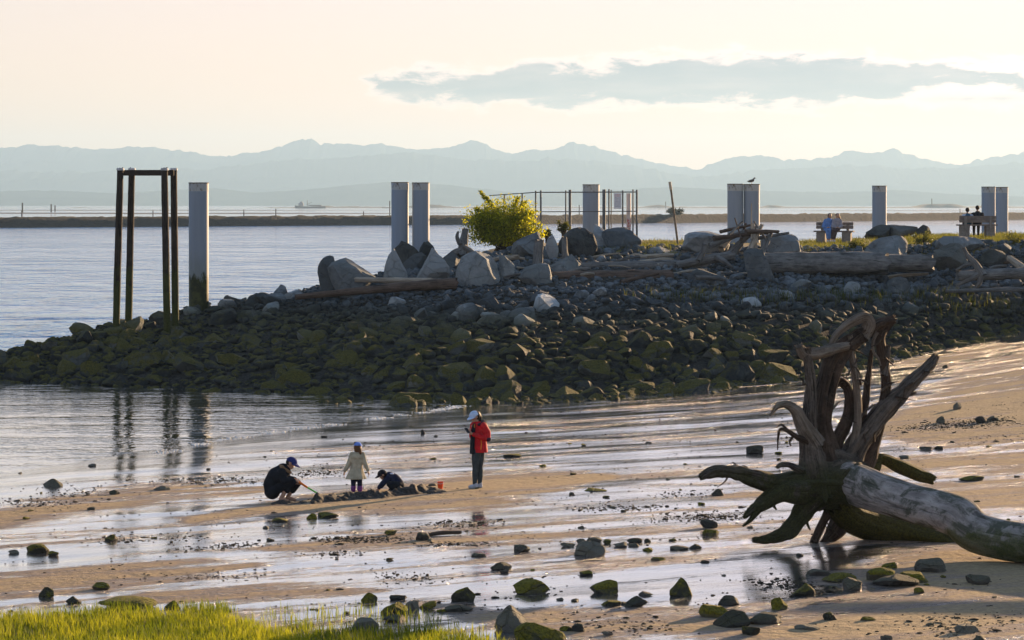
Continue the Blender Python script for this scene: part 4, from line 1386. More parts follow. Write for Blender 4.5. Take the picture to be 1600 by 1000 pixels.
def eyes(c, f, parent, s=1.0, up=(0, 0, 1)):
    c, f, up = Vector(c), Vector(f).normalized(), Vector(up)
    sd = f.cross(up).normalized()
    u = sd.cross(f)
    for k in (-1, 1):
        blob('eye', [('e', c + f * .078 * s + u * .012 * s + sd * .032 * s * k, (.012 * s,) * 3)], MAT_DARKHAIR, parent, .004, 0)


def cap(c, f, mat, parent, s=1.0, up=(0, 0, 1)):
    c, f, up = Vector(c), Vector(f).normalized(), Vector(up)
    sd = f.cross(up).normalized()
    u = sd.cross(f)
    q = Matrix((sd, f, u)).transposed()
    V, F = [], []
    seg, rows = 20, 7
    for i in range(rows):
        a = math.pi / 2 * i / (rows - 1)
        for k in range(seg):
            b_ = 2 * math.pi * k / seg
            v = Vector((math.cos(b_) * math.cos(a) * .094, math.sin(b_) * math.cos(a) * .108, math.sin(a) * .088 + .028))
            V.append(c + q @ v * s)
    for i in range(rows - 1):
        for k in range(seg):
            F.append((i * seg + k, i * seg + (k + 1) % seg, (i + 1) * seg + (k + 1) % seg, (i + 1) * seg + k))
    cp = mesh_obj('cap', V, F, mat, parent, True)
    V, F = [], []
    n = 11
    for i in range(n):
        b_ = math.radians(20 + 140 * i / (n - 1))
        for r_, dz in ((.9, .03), (1.0, .022)):
            pass
        base_ = Vector((math.cos(b_) * .092, math.sin(b_) * .106, .032))
        tip = Vector((math.cos(b_) * .085, math.sin(b_) * .106 + .085 * math.sin(math.pi * i / (n - 1)) ** .5, .005))
        V += [c + q @ base_ * s, c + q @ tip * s, c + q @ (base_ - Vector((0, 0, .008))) * s, c + q @ (tip - Vector((0, 0, .008))) * s]
    for i in range(n - 1):
        a = i * 4
        F += [(a, a + 4, a + 5, a + 1), (a + 2, a + 3, a + 7, a + 6), (a + 1, a + 5, a + 7, a + 3), (a, a + 2, a + 6, a + 4)]
    mesh_obj('brim', V, F, mat, cp, True)
    return cp


def cloth(name, col, rough=0.9, var=0.22, sc=9.0):
    return simple_mat(name, col, rough, var, sc, 1.0, 0.15)


MAT_SKIN = simple_mat('skin', (0.46, 0.27, 0.19), 0.55, 0.08, 20.0)
MAT_DARKHAIR = cloth('dark_hair', (0.020, 0.014, 0.011), 0.6)
MAT_BROWNHAIR = cloth('brown_hair', (0.13, 0.065, 0.030), 0.6)
MAT_RED = cloth('red_jacket', (0.50, 0.014, 0.022), 0.7)
MAT_ORANGE = cloth('orange_trim', (0.70, 0.22, 0.03), 0.7)
MAT_PURPLE = cloth('purple_lining', (0.035, 0.015, 0.035))
MAT_DENIM = cloth('dark_denim', (0.045, 0.060, 0.070))
MAT_BLACK = cloth('black_cloth', (0.014, 0.016, 0.022))
MAT_NAVY = cloth('navy_cloth', (0.016, 0.022, 0.050))
MAT_CAPBLUE = cloth('navy_cap', (0.030, 0.040, 0.160))
MAT_CAPWHITE = cloth('pale_blue_cap', (0.50, 0.62, 0.82))
MAT_CAPLBLUE = cloth('blue_cap', (0.16, 0.27, 0.70))
MAT_COAT = cloth('beige_coat', (0.42, 0.38, 0.28))
MAT_SHOE = cloth('pale_shoe', (0.42, 0.45, 0.52))
MAT_BOOT = cloth('purple_boot', (0.16, 0.05, 0.22))
MAT_TAN = cloth('tan_lining', (0.24, 0.15, 0.085))
MAT_GREY = cloth('grey_cloth', (0.30, 0.29, 0.33))
MAT_LBLUE = cloth('blue_denim_shirt', (0.13, 0.24, 0.50))
MAT_LTOP = cloth('light_blue_top', (0.42, 0.50, 0.62))
MAT_TEAL = cloth('teal_top', (0.03, 0.09, 0.14))
MAT_BRPANT = cloth('brown_trousers', (0.085, 0.062, 0.060))
MAT_WSHOE = cloth('white_shoe', (0.65, 0.62, 0.60))
MAT_PHONE = simple_mat('phone_black', (0.02, 0.02, 0.025), 0.25)
MAT_LENS = simple_mat('white_patch', (0.55, 0.60, 0.75), 0.8)


def person(px, py, label, group='people digging on the beach', d=None):
    p = G(px, py) if d is None else P(px, py, d)
    return empty('person', p, label=label, cat='person', group=group)


# --- standing in a red jacket, looking at a phone
e = person(744, 763, 'person standing on the sand in a red jacket and pale cap, looking at a phone')
F_ = Vector((-.72, -.60, -.34))
hc = (-.035, -.03, 1.525)
lh = hand((-.075, -.20, 1.165), (-.7, -.3, .45), (.2, -.2, 1), -1, .92, .5)
rh = hand((-.115, -.06, 1.165), (-.3, -.7, .45), (.3, .1, 1), 1, .92, .5)
blob('body', head(hc, F_, .98) + [('c', [(.01, 0, 1.30), (-.01, -.005, 1.45)], [.055, .048]),
     ('l', [(.05, 0, .76, .13, .11), (.05, 0, .95, .11, .09), (.04, 0, 1.15, .13, .09), (.03, 0, 1.33, .14, .08), (.02, 0, 1.39, .07, .06)]),
     ('c', [(.16, -.12, 1.32), (.235, -.12, 1.07), (-.075, -.20, 1.165)], [.05, .04, .025]),
     ('c', [(-.06, .11, 1.32), (-.07, .12, 1.08), (-.115, -.06, 1.165)], [.05, .04, .025]),
     ('c', [(.01, -.05, .80), (-.015, -.06, .45), (-.03, -.05, .07)], [.08, .05, .036]), ('c', [(.08, .05, .80), (.075, .05, .45), (.075, .06, .07)], [.08, .05, .036]),
     ('c', [(-.03, -.05, .05), (-.11, -.08, .03)], [.035, .03]), ('c', [(.075, .06, .05), (.01, .03, .03)], [.035, .03])] + lh + rh, MAT_SKIN, e, .0075)
eyes(hc, F_, e)
blob('trousers', [('c', [(.01, -.05, .80), (-.012, -.065, .62), (-.015, -.06, .45), (-.02, -.05, .28), (-.03, -.05, .10)], [.105, .088, .066, .062, .046]),
                  ('c', [(.08, .05, .80), (.085, .05, .62), (.075, .05, .45), (.085, .06, .28), (.075, .06, .10)], [.105, .088, .066, .062, .046]),
                  ('e', (.05, 0, .82), (.15, .13, .10))], MAT_DENIM, e)
jk = blob('jacket', [('l', [(.055, 0, .765, .205, .165), (.055, 0, .80, .205, .165), (.055, 0, .95, .185, .15), (.05, 0, 1.10, .175, .145), (.045, 0, 1.25, .18, .14), (.04, 0, 1.36, .15, .12), (.015, 0, 1.42, .075, .07)], -.6),
                     ('c', [(.155, -.115, 1.335), (.235, -.13, 1.20), (.245, -.125, 1.06)], [.075, .074, .066]), ('c', [(.245, -.125, 1.06), (.08, -.18, 1.11), (-.05, -.195, 1.155)], [.066, .058, .045]),
                     ('c', [(-.06, .11, 1.33), (-.085, .12, 1.09), (-.105, -.02, 1.15)], [.072, .065, .045])], MAT_RED, e, .009)
blob('zip', [('c', [(-.055, -.150, .78), (-.045, -.145, 1.05), (-.035, -.125, 1.36)], [.014, .012, .012])], MAT_ORANGE, jk, .006)
blob('pocket_zip', [('c', [(.10, -.185, .84), (.115, -.175, .95), (.105, -.185, 1.03)], [.011, .011, .010])], MAT_ORANGE, jk, .006)
blob('elbow_patch', [('e', (.255, -.135, 1.055), (.065, .07, .06))], MAT_PURPLE, jk)
blob('hood', [('c', [(.13, -.10, 1.36), (.15, .03, 1.385), (.06, .12, 1.38)], [.05, .065, .05]), ('c', [(.13, -.10, 1.36), (.05, -.13, 1.36)], [.045, .03])], MAT_PURPLE, jk)
blob('fur_trim', [('c', [(.185, -.10, 1.35), (.21, -.02, 1.385), (.17, .08, 1.39)], [.02, .024, .02])], MAT_TAN, jk)
blob('shirt', [('l', [(-.085, -.135, .74, .055, .05), (-.075, -.13, 1.0, .05, .05), (-.06, -.115, 1.25, .045, .045), (-.03, -.07, 1.38, .04, .04)], -.6)], MAT_BLACK, e)
cap(hc, F_, MAT_CAPWHITE, e, 1.06)
blob('hair', [('e', (.005, .0, 1.55), (.09, .10, .10)), ('c', [(.06, .03, 1.56), (.085, .03, 1.50), (.08, .03, 1.42)], [.04, .04, .025])], MAT_DARKHAIR, e)
for q in (((-.02, -.05, .045), (-.13, -.09, .035)), ((.085, .06, .045), (-.005, .03, .035))):
    blob('shoe', [('c', [q[0], q[1]], [.055, .04]), ('c', [Vector(q[0]) + Vector((0, 0, .05)), q[0]], [.048, .05])], MAT_SHOE, e)
W_POS = Vector(e.location)
box('phone', W_POS + Vector((-.185, -.275, 1.245)), (.078, .010, .155), MAT_PHONE, None, Matrix.Rotation(.6, 3, 'Z') @ Matrix.Rotation(-.9, 3, 'X'), .004,
    label='black phone held by the person in the red jacket', cat='phone')

# --- crouching in black with a navy cap, digging
e = person(437, 783, 'person in black crouching barefoot in a navy cap, digging with a toy spade')
M_POS = Vector(e.location)
F_ = Vector((.86, -.25, -.42))
hc = (.235, -.01, .775)
lh = hand((.30, -.13, .445), (.75, .35, -.35), (.1, .3, -.9), 1, 1.0, .9)
rh = hand((.335, .07, .425), (.75, -.35, -.35), (.1, -.3, -.9), -1, 1.0, .9)
blob('body', head(hc, F_, 1.03) + [('c', [(.08, 0, .60), (.19, -.005, .72)], [.06, .055]),
     ('c', [(-.12, 0, .23), (-.08, 0, .42), (.06, 0, .60)], [.14, .14, .13]), ('c', [(.07, -.16, .60), (.15, -.22, .42), (.30, -.13, .445)], [.055, .045, .03]),
     ('c', [(.07, .16, .60), (.17, .2, .42), (.335, .07, .425)], [.055, .045, .03]),
     ('c', [(-.10, -.09, .23), (.25, -.13, .41), (.045, -.10, .085)], [.09, .062, .04]), ('c', [(-.10, .09, .23), (.33, .12, .36), (.16, .11, .085)], [.09, .062, .04]),
     ('c', [(.03, -.10, .05), (.13, -.11, .03), (.19, -.12, .02)], [.042, .036, .022]), ('c', [(.15, .11, .05), (.25, .10, .03), (.31, .09, .02)], [.042, .036, .022])] + lh + rh, MAT_SKIN, e, .0075)
eyes(hc, F_, e)
blob('jacket', [('c', [(-.15, 0, .20), (-.15, 0, .34), (-.06, 0, .50), (.075, 0, .62)], [.165, .185, .195, .15]), ('e', (-.02, 0, .50), (.17, .24, .18)),
                ('c', [(.05, -.17, .60), (.12, -.24, .43), (.26, -.16, .45)], [.088, .078, .055]), ('c', [(.05, .17, .60), (.15, .22, .43), (.29, .10, .43)], [.088, .078, .055])], MAT_BLACK, e)
blob('trousers', [('c', [(-.12, -.09, .24), (.26, -.13, .405), (.16, -.115, .24)], [.125, .088, .072]), ('c', [(-.12, .09, .24), (.34, .12, .35), (.25, .115, .21)], [.125, .088, .07]),
                  ('e', (-.16, 0, .19), (.14, .19, .12))], MAT_BLACK, e)
blob('hood', [('c', [(.06, -.10, .69), (.02, 0, .70), (.06, .10, .69)], [.05, .06, .05]), ('c', [(.06, -.10, .69), (.17, -.10, .62), (.22, -.02, .58)], [.045, .035, .03])], MAT_TAN, e)
blob('hair', [('e', (.215, .0, .79), (.092, .092, .085))], MAT_DARKHAIR, e)
cap(hc, F_, MAT_CAPBLUE, e, 1.10)
sp_e = empty('toy_spade', M_POS + Vector((.33, -.06, .43)), label='orange and green toy spade held by the person in black', cat='spade')
MAT_ORPLAST = simple_mat('orange_plastic', (0.75, 0.20, 0.015), 0.35, 0.1)
MAT_GRPLAST = simple_mat('green_plastic', (0.10, 0.50, 0.04), 0.35, 0.1)
rod('handle', (-.02, 0, .02), (.24, 0, -.15), .026, .022, MAT_ORPLAST, sp_e)
rod('grip', (-.03, -.06, .025), (-.03, .06, .025), .018, .018, MAT_ORPLAST, sp_e)
rod('shaft', (.24, 0, -.15), (.43, 0, -.26), .016, .016, MAT_GRPLAST, sp_e)
blob('blade', [('l', [(.46, 0, -.37, .015, .05), (.45, 0, -.30, .018, .085), (.43, 0, -.245, .02, .07)])], MAT_GRPLAST, sp_e, .008)

# --- child standing with her back turned
e = person(559, 769, 'child in a beige flared coat and blue cap standing with back turned')
F_ = Vector((.30, .95, -.1))
hc = (.0, .0, .925)
blob('body', head(hc, F_, .84) + [('c', [(-.005, 0, .74), (0, 0, .88)], [.045, .04]), ('l', [(-.03, 0, .44, .10, .08), (-.02, 0, .62, .10, .075), (-.01, 0, .78, .11, .065), (0, 0, .83, .05, .05)]),
     ('c', [(-.13, 0, .77), (-.19, -.01, .60), (-.27, -.02, .42)], [.036, .03, .02]), ('c', [(.11, 0, .77), (.155, -.01, .60), (.215, -.02, .43)], [.036, .03, .02]),
     ('c', [(-.09, 0, .45), (-.09, 0, .25), (-.09, 0, .05)], [.06, .045, .035]), ('c', [(.03, 0, .45), (.04, 0, .25), (.045, 0, .05)], [.06, .045, .035]),
     ('c', [(-.09, 0, .03), (-.09, .09, .02)], [.03, .025]), ('c', [(.045, 0, .03), (.05, .09, .02)], [.03, .025])]
     + hand((-.27, -.02, .42), (-.3, 0, -.9), (.8, .1, 0), 1, .7, .35) + hand((.215, -.02, .43), (.3, 0, -.9), (-.8, .1, 0), -1, .7, .35), MAT_SKIN, e, .0075)
ct = blob('coat', [('l', [(-.045, 0, .27, .215, .17), (-.045, 0, .29, .213, .17), (-.04, 0, .38, .175, .14), (-.03, 0, .48, .135, .11), (-.02, 0, .58, .118, .095), (-.015, 0, .70, .135, .095), (-.01, 0, .79, .125, .08), (-.005, 0, .845, .06, .055)], 0.0, .06, 7),
             ('c', [(-.115, 0, .785), (-.185, -.01, .60), (-.255, -.02, .455)], [.058, .05, .042]), ('c', [(.095, 0, .785), (.15, -.01, .60), (.205, -.02, .465)], [.058, .05, .042])], MAT_COAT, e, .008, 1)
blob('cape', [('l', [(-.012, 0, .70, .152, .108), (-.01, 0, .76, .148, .102), (-.008, 0, .82, .10, .075), (-.005, 0, .85, .06, .055)], 0.0)], MAT_COAT, ct, .008, 1)
blob('leggings', [('c', [(-.09, 0, .45), (-.09, 0, .25), (-.09, 0, .12)], [.072, .058, .05]), ('c', [(.03, 0, .45), (.04, 0, .25), (.045, 0, .12)], [.072, .058, .05])], MAT_NAVY, e)
for x_ in (-.09, .045):
    blob('boot', [('c', [(x_, 0, .105), (x_, 0, .05)], [.056, .055]), ('c', [(x_, 0, .04), (x_, .10, .035)], [.05, .04])], MAT_BOOT, e)
blob('hair', [('e', (-.002, -.012, .925), (.083, .085, .085)), ('c', [(.015, -.05, .93), (.045, -.08, .90), (.06, -.075, .83), (.055, -.07, .79)], [.035, .036, .032, .016]), ('e', (-.01, -.035, .87), (.065, .045, .05))], MAT_BROWNHAIR, e)
cap((0, 0, .94), F_, MAT_CAPLBLUE, e, .88)

# --- child bent over, digging with both hands
e = person(607, 768, 'child in navy bent low over the dug sand in a dark cap')
F_ = Vector((-.85, -.35, -.40))
hc = (-.125, -.05, .355)
blob('body', head(hc, F_, .84) + [('c', [(-.01, 0, .30), (-.09, -.03, .34)], [.05, .045]), ('c', [(.20, 0, .14), (.10, 0, .22), (0, 0, .29)], [.10, .10, .09]),
     ('c', [(-.01, -.10, .28), (-.13, -.14, .17), (-.21, -.12, .07)], [.04, .034, .024]), ('c', [(-.01, .10, .28), (-.11, .11, .16), (-.17, .06, .07)], [.04, .034, .024]),
     ('c', [(.20, -.08, .14), (.03, -.14, .17), (.12, -.12, .05)], [.065, .048, .035]), ('c', [(.20, .08, .14), (.03, .14, .17), (.12, .12, .05)], [.065, .048, .035]),
     ('c', [(.12, -.12, .04), (.04, -.13, .025)], [.03, .025]), ('c', [(.12, .12, .04), (.04, .13, .025)], [.03, .025])]
     + hand((-.21, -.12, .07), (-.6, 0, -.7), (-.6, 0, -.6), 1, .7, .5) + hand((-.17, .06, .07), (-.6, 0, -.7), (-.6, 0, -.6), -1, .7, .5), MAT_SKIN, e, .0075)
eyes(hc, F_, e, .84)
tp = blob('top', [('c', [(.19, 0, .17), (.11, 0, .245), (.02, 0, .30)], [.125, .135, .115]), ('c', [(-.01, -.11, .285), (-.12, -.15, .18), (-.19, -.125, .095)], [.062, .055, .042]),
             ('c', [(-.01, .11, .285), (-.10, .12, .17), (-.15, .07, .095)], [.062, .055, .042])], MAT_NAVY, e)
blob('patch', [('e', (.07, -.055, .375), (.05, .045, .02))], MAT_LENS, tp, .007)
blob('trousers', [('c', [(.20, -.08, .14), (.03, -.14, .165), (.11, -.125, .07)], [.09, .066, .055]), ('c', [(.20, .08, .14), (.03, .14, .165), (.11, .125, .07)], [.09, .066, .055]), ('e', (.22, 0, .12), (.12, .14, .11))], MAT_BLACK, e)
for y_ in (-.13, .13):
    blob('shoe', [('c', [(.13, y_, .035), (.03, y_, .03)], [.042, .036])], MAT_BLACK, e)
blob('hair', [('e', (-.105, -.045, .36), (.08, .08, .078))], MAT_DARKHAIR, e)
cap(hc, F_, MAT_BLACK, e, .92)

# --- bucket and the dug sand
bp_ = G(688, 764)
be = empty('toy_bucket', bp_, label='small orange red toy bucket on the sand near the red jacket', cat='bucket')
MAT_BUCKET = simple_mat('bucket_plastic', (0.85, 0.09, 0.02), 0.35, 0.08)
V, F = lathe([(.050, 0), (.066, .135), (.072, .137), (.072, .15), (.062, .15), (.048, .02)], 24)
shade_by_angle(mesh_obj('pail', V, F, MAT_BUCKET, be))
hp = [Vector((.069 * math.cos(a), -.02 - .05 * math.sin(a), .14 - .03 * math.sin(a))) for a in np.linspace(0, math.pi, 9)]
wood_obj('handle', [tube(hp, [.005] * 9, seg=6, step=.02, ridge=0, knob=0)], simple_mat('bucket_handle', (0.75, 0.72, 0.68), 0.4), be)

MAT_MUD = simple_mat('dug_sand', (0.036, 0.029, 0.023), 0.8, 0.6, 22.0, 1.0, 0.4)


def mound(name, pts, label):
    """Irregular heap of wet sand along photo points (px, py of the base, half width px, height px)."""
    wp = [(G(a, b_), w * .013, h * .0092) for a, b_, w, h in pts]
    lo_x = min(p.x - w for p, w, h in wp) - .2
    hi_x = max(p.x + w for p, w, h in wp) + .2
    lo_y = min(p.y for p, w, h in wp) - .6
    hi_y = max(p.y for p, w, h in wp) + .6
    st_ = .022
    nx_, ny_ = int((hi_x - lo_x) / st_), int((hi_y - lo_y) / (st_ * 1.5))
    X, Y = np.meshgrid(np.linspace(lo_x, hi_x, nx_), np.linspace(lo_y, hi_y, ny_))
    H = np.zeros_like(X)
    o_ = sorted(wp, key=lambda q: q[0].x)
    cx_, cy_, ch_ = [q[0].x for q in o_], [q[0].y for q in o_], [q[2] for q in o_]
    yy, hh_ = np.interp(X, cx_, cy_), np.interp(X, cx_, ch_)
    endf = smooth(cx_[0] - .14, cx_[0] + .02, X) * smooth(cx_[-1] + .18, cx_[-1] - .02, X)
    H = hh_ * endf * np.clip(1 - ((Y - yy) / .42) ** 2, 0, 1)
    lump = fbm(X / .16, Y / .16, 5, 3)
    H = H * (0.55 + 0.75 * smooth(.25, .8, lump)) - 0.012 + 0.05 * (lump - .5) * (H > .01)
    Z = sand_z(X, Y) + H
    Fc = grid_faces(nx_, ny_)
    k = (H > -0.008).ravel()
    Fc = Fc[k[Fc].any(1)]
    V_ = np.stack([X.ravel(), Y.ravel(), Z.ravel()], 1)
    u_ = np.unique(Fc)
    rm = np.full(len(V_), -1)
    rm[u_] = np.arange(len(u_))
    return mesh_obj(name, V_[u_], rm[Fc], MAT_MUD, None, False, label=label, cat='sand pile')


mound('sand_mound', [(494, 784, 12, 19), (512, 782, 14, 14), (535, 780, 18, 12), (560, 777, 16, 10), (580, 776, 16, 16), (600, 776, 14, 10), (625, 772, 20, 14), (650, 770, 22, 17), (672, 768, 20, 11), (688, 769, 14, 5)],
      'long heap of dark freshly dug sand at the feet of the children')
mound('sand_mound', [(430, 787, 12, 4), (450, 786, 16, 6), (470, 786, 14, 5)], 'low spread of dark dug sand under the person in black')

# --- people on the benches
BP = 'people sitting on the benches'
ba = Vector(bench_a.location)
F_ = Vector((.8, -.45, -.2))
for (dx, lab, top, leg, shoe, hair, f, lean, hb) in ((-.30, 'person in a blue top leaning over on the bench, dark hair', MAT_LBLUE, MAT_LBLUE, MAT_WSHOE, MAT_DARKHAIR, Vector((.7, -.6, -.25)), .12, 0),
                                                    (.12, 'person in a grey top with reddish hair leaning on a bench neighbour', MAT_GREY, MAT_BRPANT, MAT_WSHOE, MAT_BROWNHAIR, Vector((-.7, -.6, -.2)), .06, 1)):
    e = person(0, 0, lab, BP, 131.0)
    e.location = ba + bench_a.rotation_euler.to_matrix() @ Vector((dx, -.06, 0))
    hc = (lean, -.05, 1.17)
    kx = -.12 if hb else .02
    blob('body', head(hc, f, 1.0) + [('c', [(lean * .7, -.02, .95), (lean, -.04, 1.10)], [.06, .05]), ('c', [(0, .05, .60), (lean * .4, .02, .80), (lean * .7, -.02, .95)], [.14, .13, .13]),
         ('c', [(-.08, 0, .57), (-.06 + kx, -.38, .52), (-.05 + kx * 1.5, -.42, .08)], [.08, .06, .04]), ('c', [(.08, 0, .57), (.07 + kx, -.38, .53), (.05 + kx * 1.5, -.40, .08)], [.08, .06, .04]),
         ('c', [(-.16 + lean * .6, 0, .95), (-.18, -.12, .70), (-.02, -.26, .66)], [.05, .045, .03]), ('c', [(.16 + lean * .6, 0, .95), (.2, -.12, .70), (.06, -.26, .66)], [.05, .045, .03])]
         + hand((-.02, -.26, .66), (.8, -.4, 0), (0, 0, -1), 1, .9, .4) + hand((.06, -.26, .66), (-.8, -.4, 0), (0, 0, -1), -1, .9, .4), MAT_SKIN, e, .013)
    blob('top', [('c', [(0, .05, .60), (lean * .4, .02, .80), (lean * .7, -.02, .95)], [.175, .17, .15]), ('c', [(-.15 + lean * .6, 0, .96), (-.19, -.12, .70), (-.05, -.24, .66)], [.075, .07, .05]),
                 ('c', [(.15 + lean * .6, 0, .96), (.21, -.12, .70), (.09, -.24, .66)], [.075, .07, .05])], top, e, .013)
    blob('trousers', [('c', [(-.08, 0, .58), (-.06 + kx, -.38, .53), (-.05 + kx * 1.5, -.42, .18)], [.105, .085, .06]), ('c', [(.08, 0, .58), (.07 + kx, -.38, .54), (.05 + kx * 1.5, -.40, .18)], [.105, .085, .06])], leg, e, .013)
    for x_ in (-.05, .05):
        blob('shoe', [('c', [(x_ + kx * 1.5, -.40, .05), (x_ + kx * 1.5, -.52, .04)], [.05, .045])], shoe, e, .013)
    blob('hair', [('e', (lean, -.02, 1.20), (.10, .10, .105)), ('c', [(lean + (.02 if hb else -.02), .05, 1.18), (lean + (.08 if hb else 0), .0, 1.05), (lean + (.12 if hb else .05), -.06, .92)], [.08, .06, .03])], hair, e, .013)
bb = Vector(bench_b.location)
for (dx, lab, top, z_, wd) in ((.40, 'person in a light and teal top seen from behind on the bench', MAT_TEAL, -.10, .17), (-.06, 'person in black seen from behind on the bench, nearer the piles', MAT_BLACK, 0.0, .20)):
    e = person(0, 0, lab, BP, 131.0)
    e.location = bb + bench_b.rotation_euler.to_matrix() @ Vector((dx, -.06, 0))
    h = z_
    hc = (0, .06, 1.24 + h)
    blob('body', head(hc, (0, 1, -.1), 1.0) + [('c', [(0, .0, .98 + h), (0, .03, 1.16 + h)], [.06, .05]), ('c', [(0, -.02, .60), (0, -.02, .80), (0, 0, .98 + h)], [.14, .14, .13]),
         ('c', [(-.09, .02, .57), (-.10, .40, .53), (-.10, .44, .08)], [.08, .06, .04]), ('c', [(.09, .02, .57), (.10, .40, .53), (.10, .44, .08)], [.08, .06, .04]),
         ('c', [(-wd, 0, .96 + h), (-wd - .06, .12, .70), (-.08, .30, .64)], [.05, .045, .03]), ('c', [(wd, 0, .96 + h), (wd + .06, .12, .70), (.08, .30, .64)], [.05, .045, .03])]
         + hand((-.08, .30, .64), (.5, .8, 0), (0, 0, -1), -1, .9, .4) + hand((.08, .30, .64), (-.5, .8, 0), (0, 0, -1), 1, .9, .4), MAT_SKIN, e, .013)
    tp = blob('top', [('c', [(0, -.02, .60), (0, -.02, .80), (0, 0, .96 + h)], [.18, .18, .16]), ('c', [(-wd, 0, .97 + h), (-wd - .07, .12, .70), (-.12, .28, .64)], [.08, .075, .05]),
                      ('c', [(wd, 0, .97 + h), (wd + .07, .12, .70), (.12, .28, .64)], [.08, .075, .05]), ('c', [(-wd, 0, .97 + h), (wd, 0, .97 + h)], [.085, .085])], top, e, .013)
    if top is MAT_TEAL:
        blob('yoke', [('c', [(-wd - .01, -.005, .985 + h), (0, -.02, 1.02 + h), (wd + .01, -.005, .985 + h)], [.086, .09, .086])], MAT_LTOP, tp, .013)
    blob('trousers', [('c', [(-.09, .0, .56), (-.10, .40, .54), (-.10, .44, .12)], [.11, .085, .06]), ('c', [(.09, .0, .56), (.10, .40, .54), (.10, .44, .12)], [.11, .085, .06])], MAT_BLACK, e, .013)
    for x_ in (-.1, .1):
        blob('shoe', [('c', [(x_, .44, .05), (x_, .56, .04)], [.05, .045])], MAT_BLACK, e, .013)
    blob('hair', [('e', (0, .045, 1.275 + h), (.095, .10, .095)), ('e', (0, .01, 1.24 + h), (.085, .07, .08))], MAT_DARKHAIR, e, .013)

# --- gull on the pile
ge_ = empty('gull', gull_p, label='gull perched on top of a pile', cat='bird')
MAT_GULL = simple_mat('gull_feathers', (0.16, 0.15, 0.14), 0.8, 0.3)
gb = blob('body', [('c', [(-.16, 0, .10), (-.06, 0, .14), (.05, 0, .17), (.11, 0, .25)], [.02, .065, .07, .035]), ('e', (.135, 0, .285), (.042, .036, .036)), ('c', [(.16, 0, .28), (.215, 0, .27)], [.014, .007])], MAT_GULL, ge_, .008)
for s in (-1, 1):
    blob('wing', [('c', [(.05, .055 * s, .18), (-.08, .06 * s, .155), (-.22, .03 * s, .125)], [.035, .04, .012])], MAT_RIM, ge_, .008)
    rod('leg', (.0, .025 * s, 0), (.005, .025 * s, .10), .008, .008, MAT_ORANGE, ge_, 6)

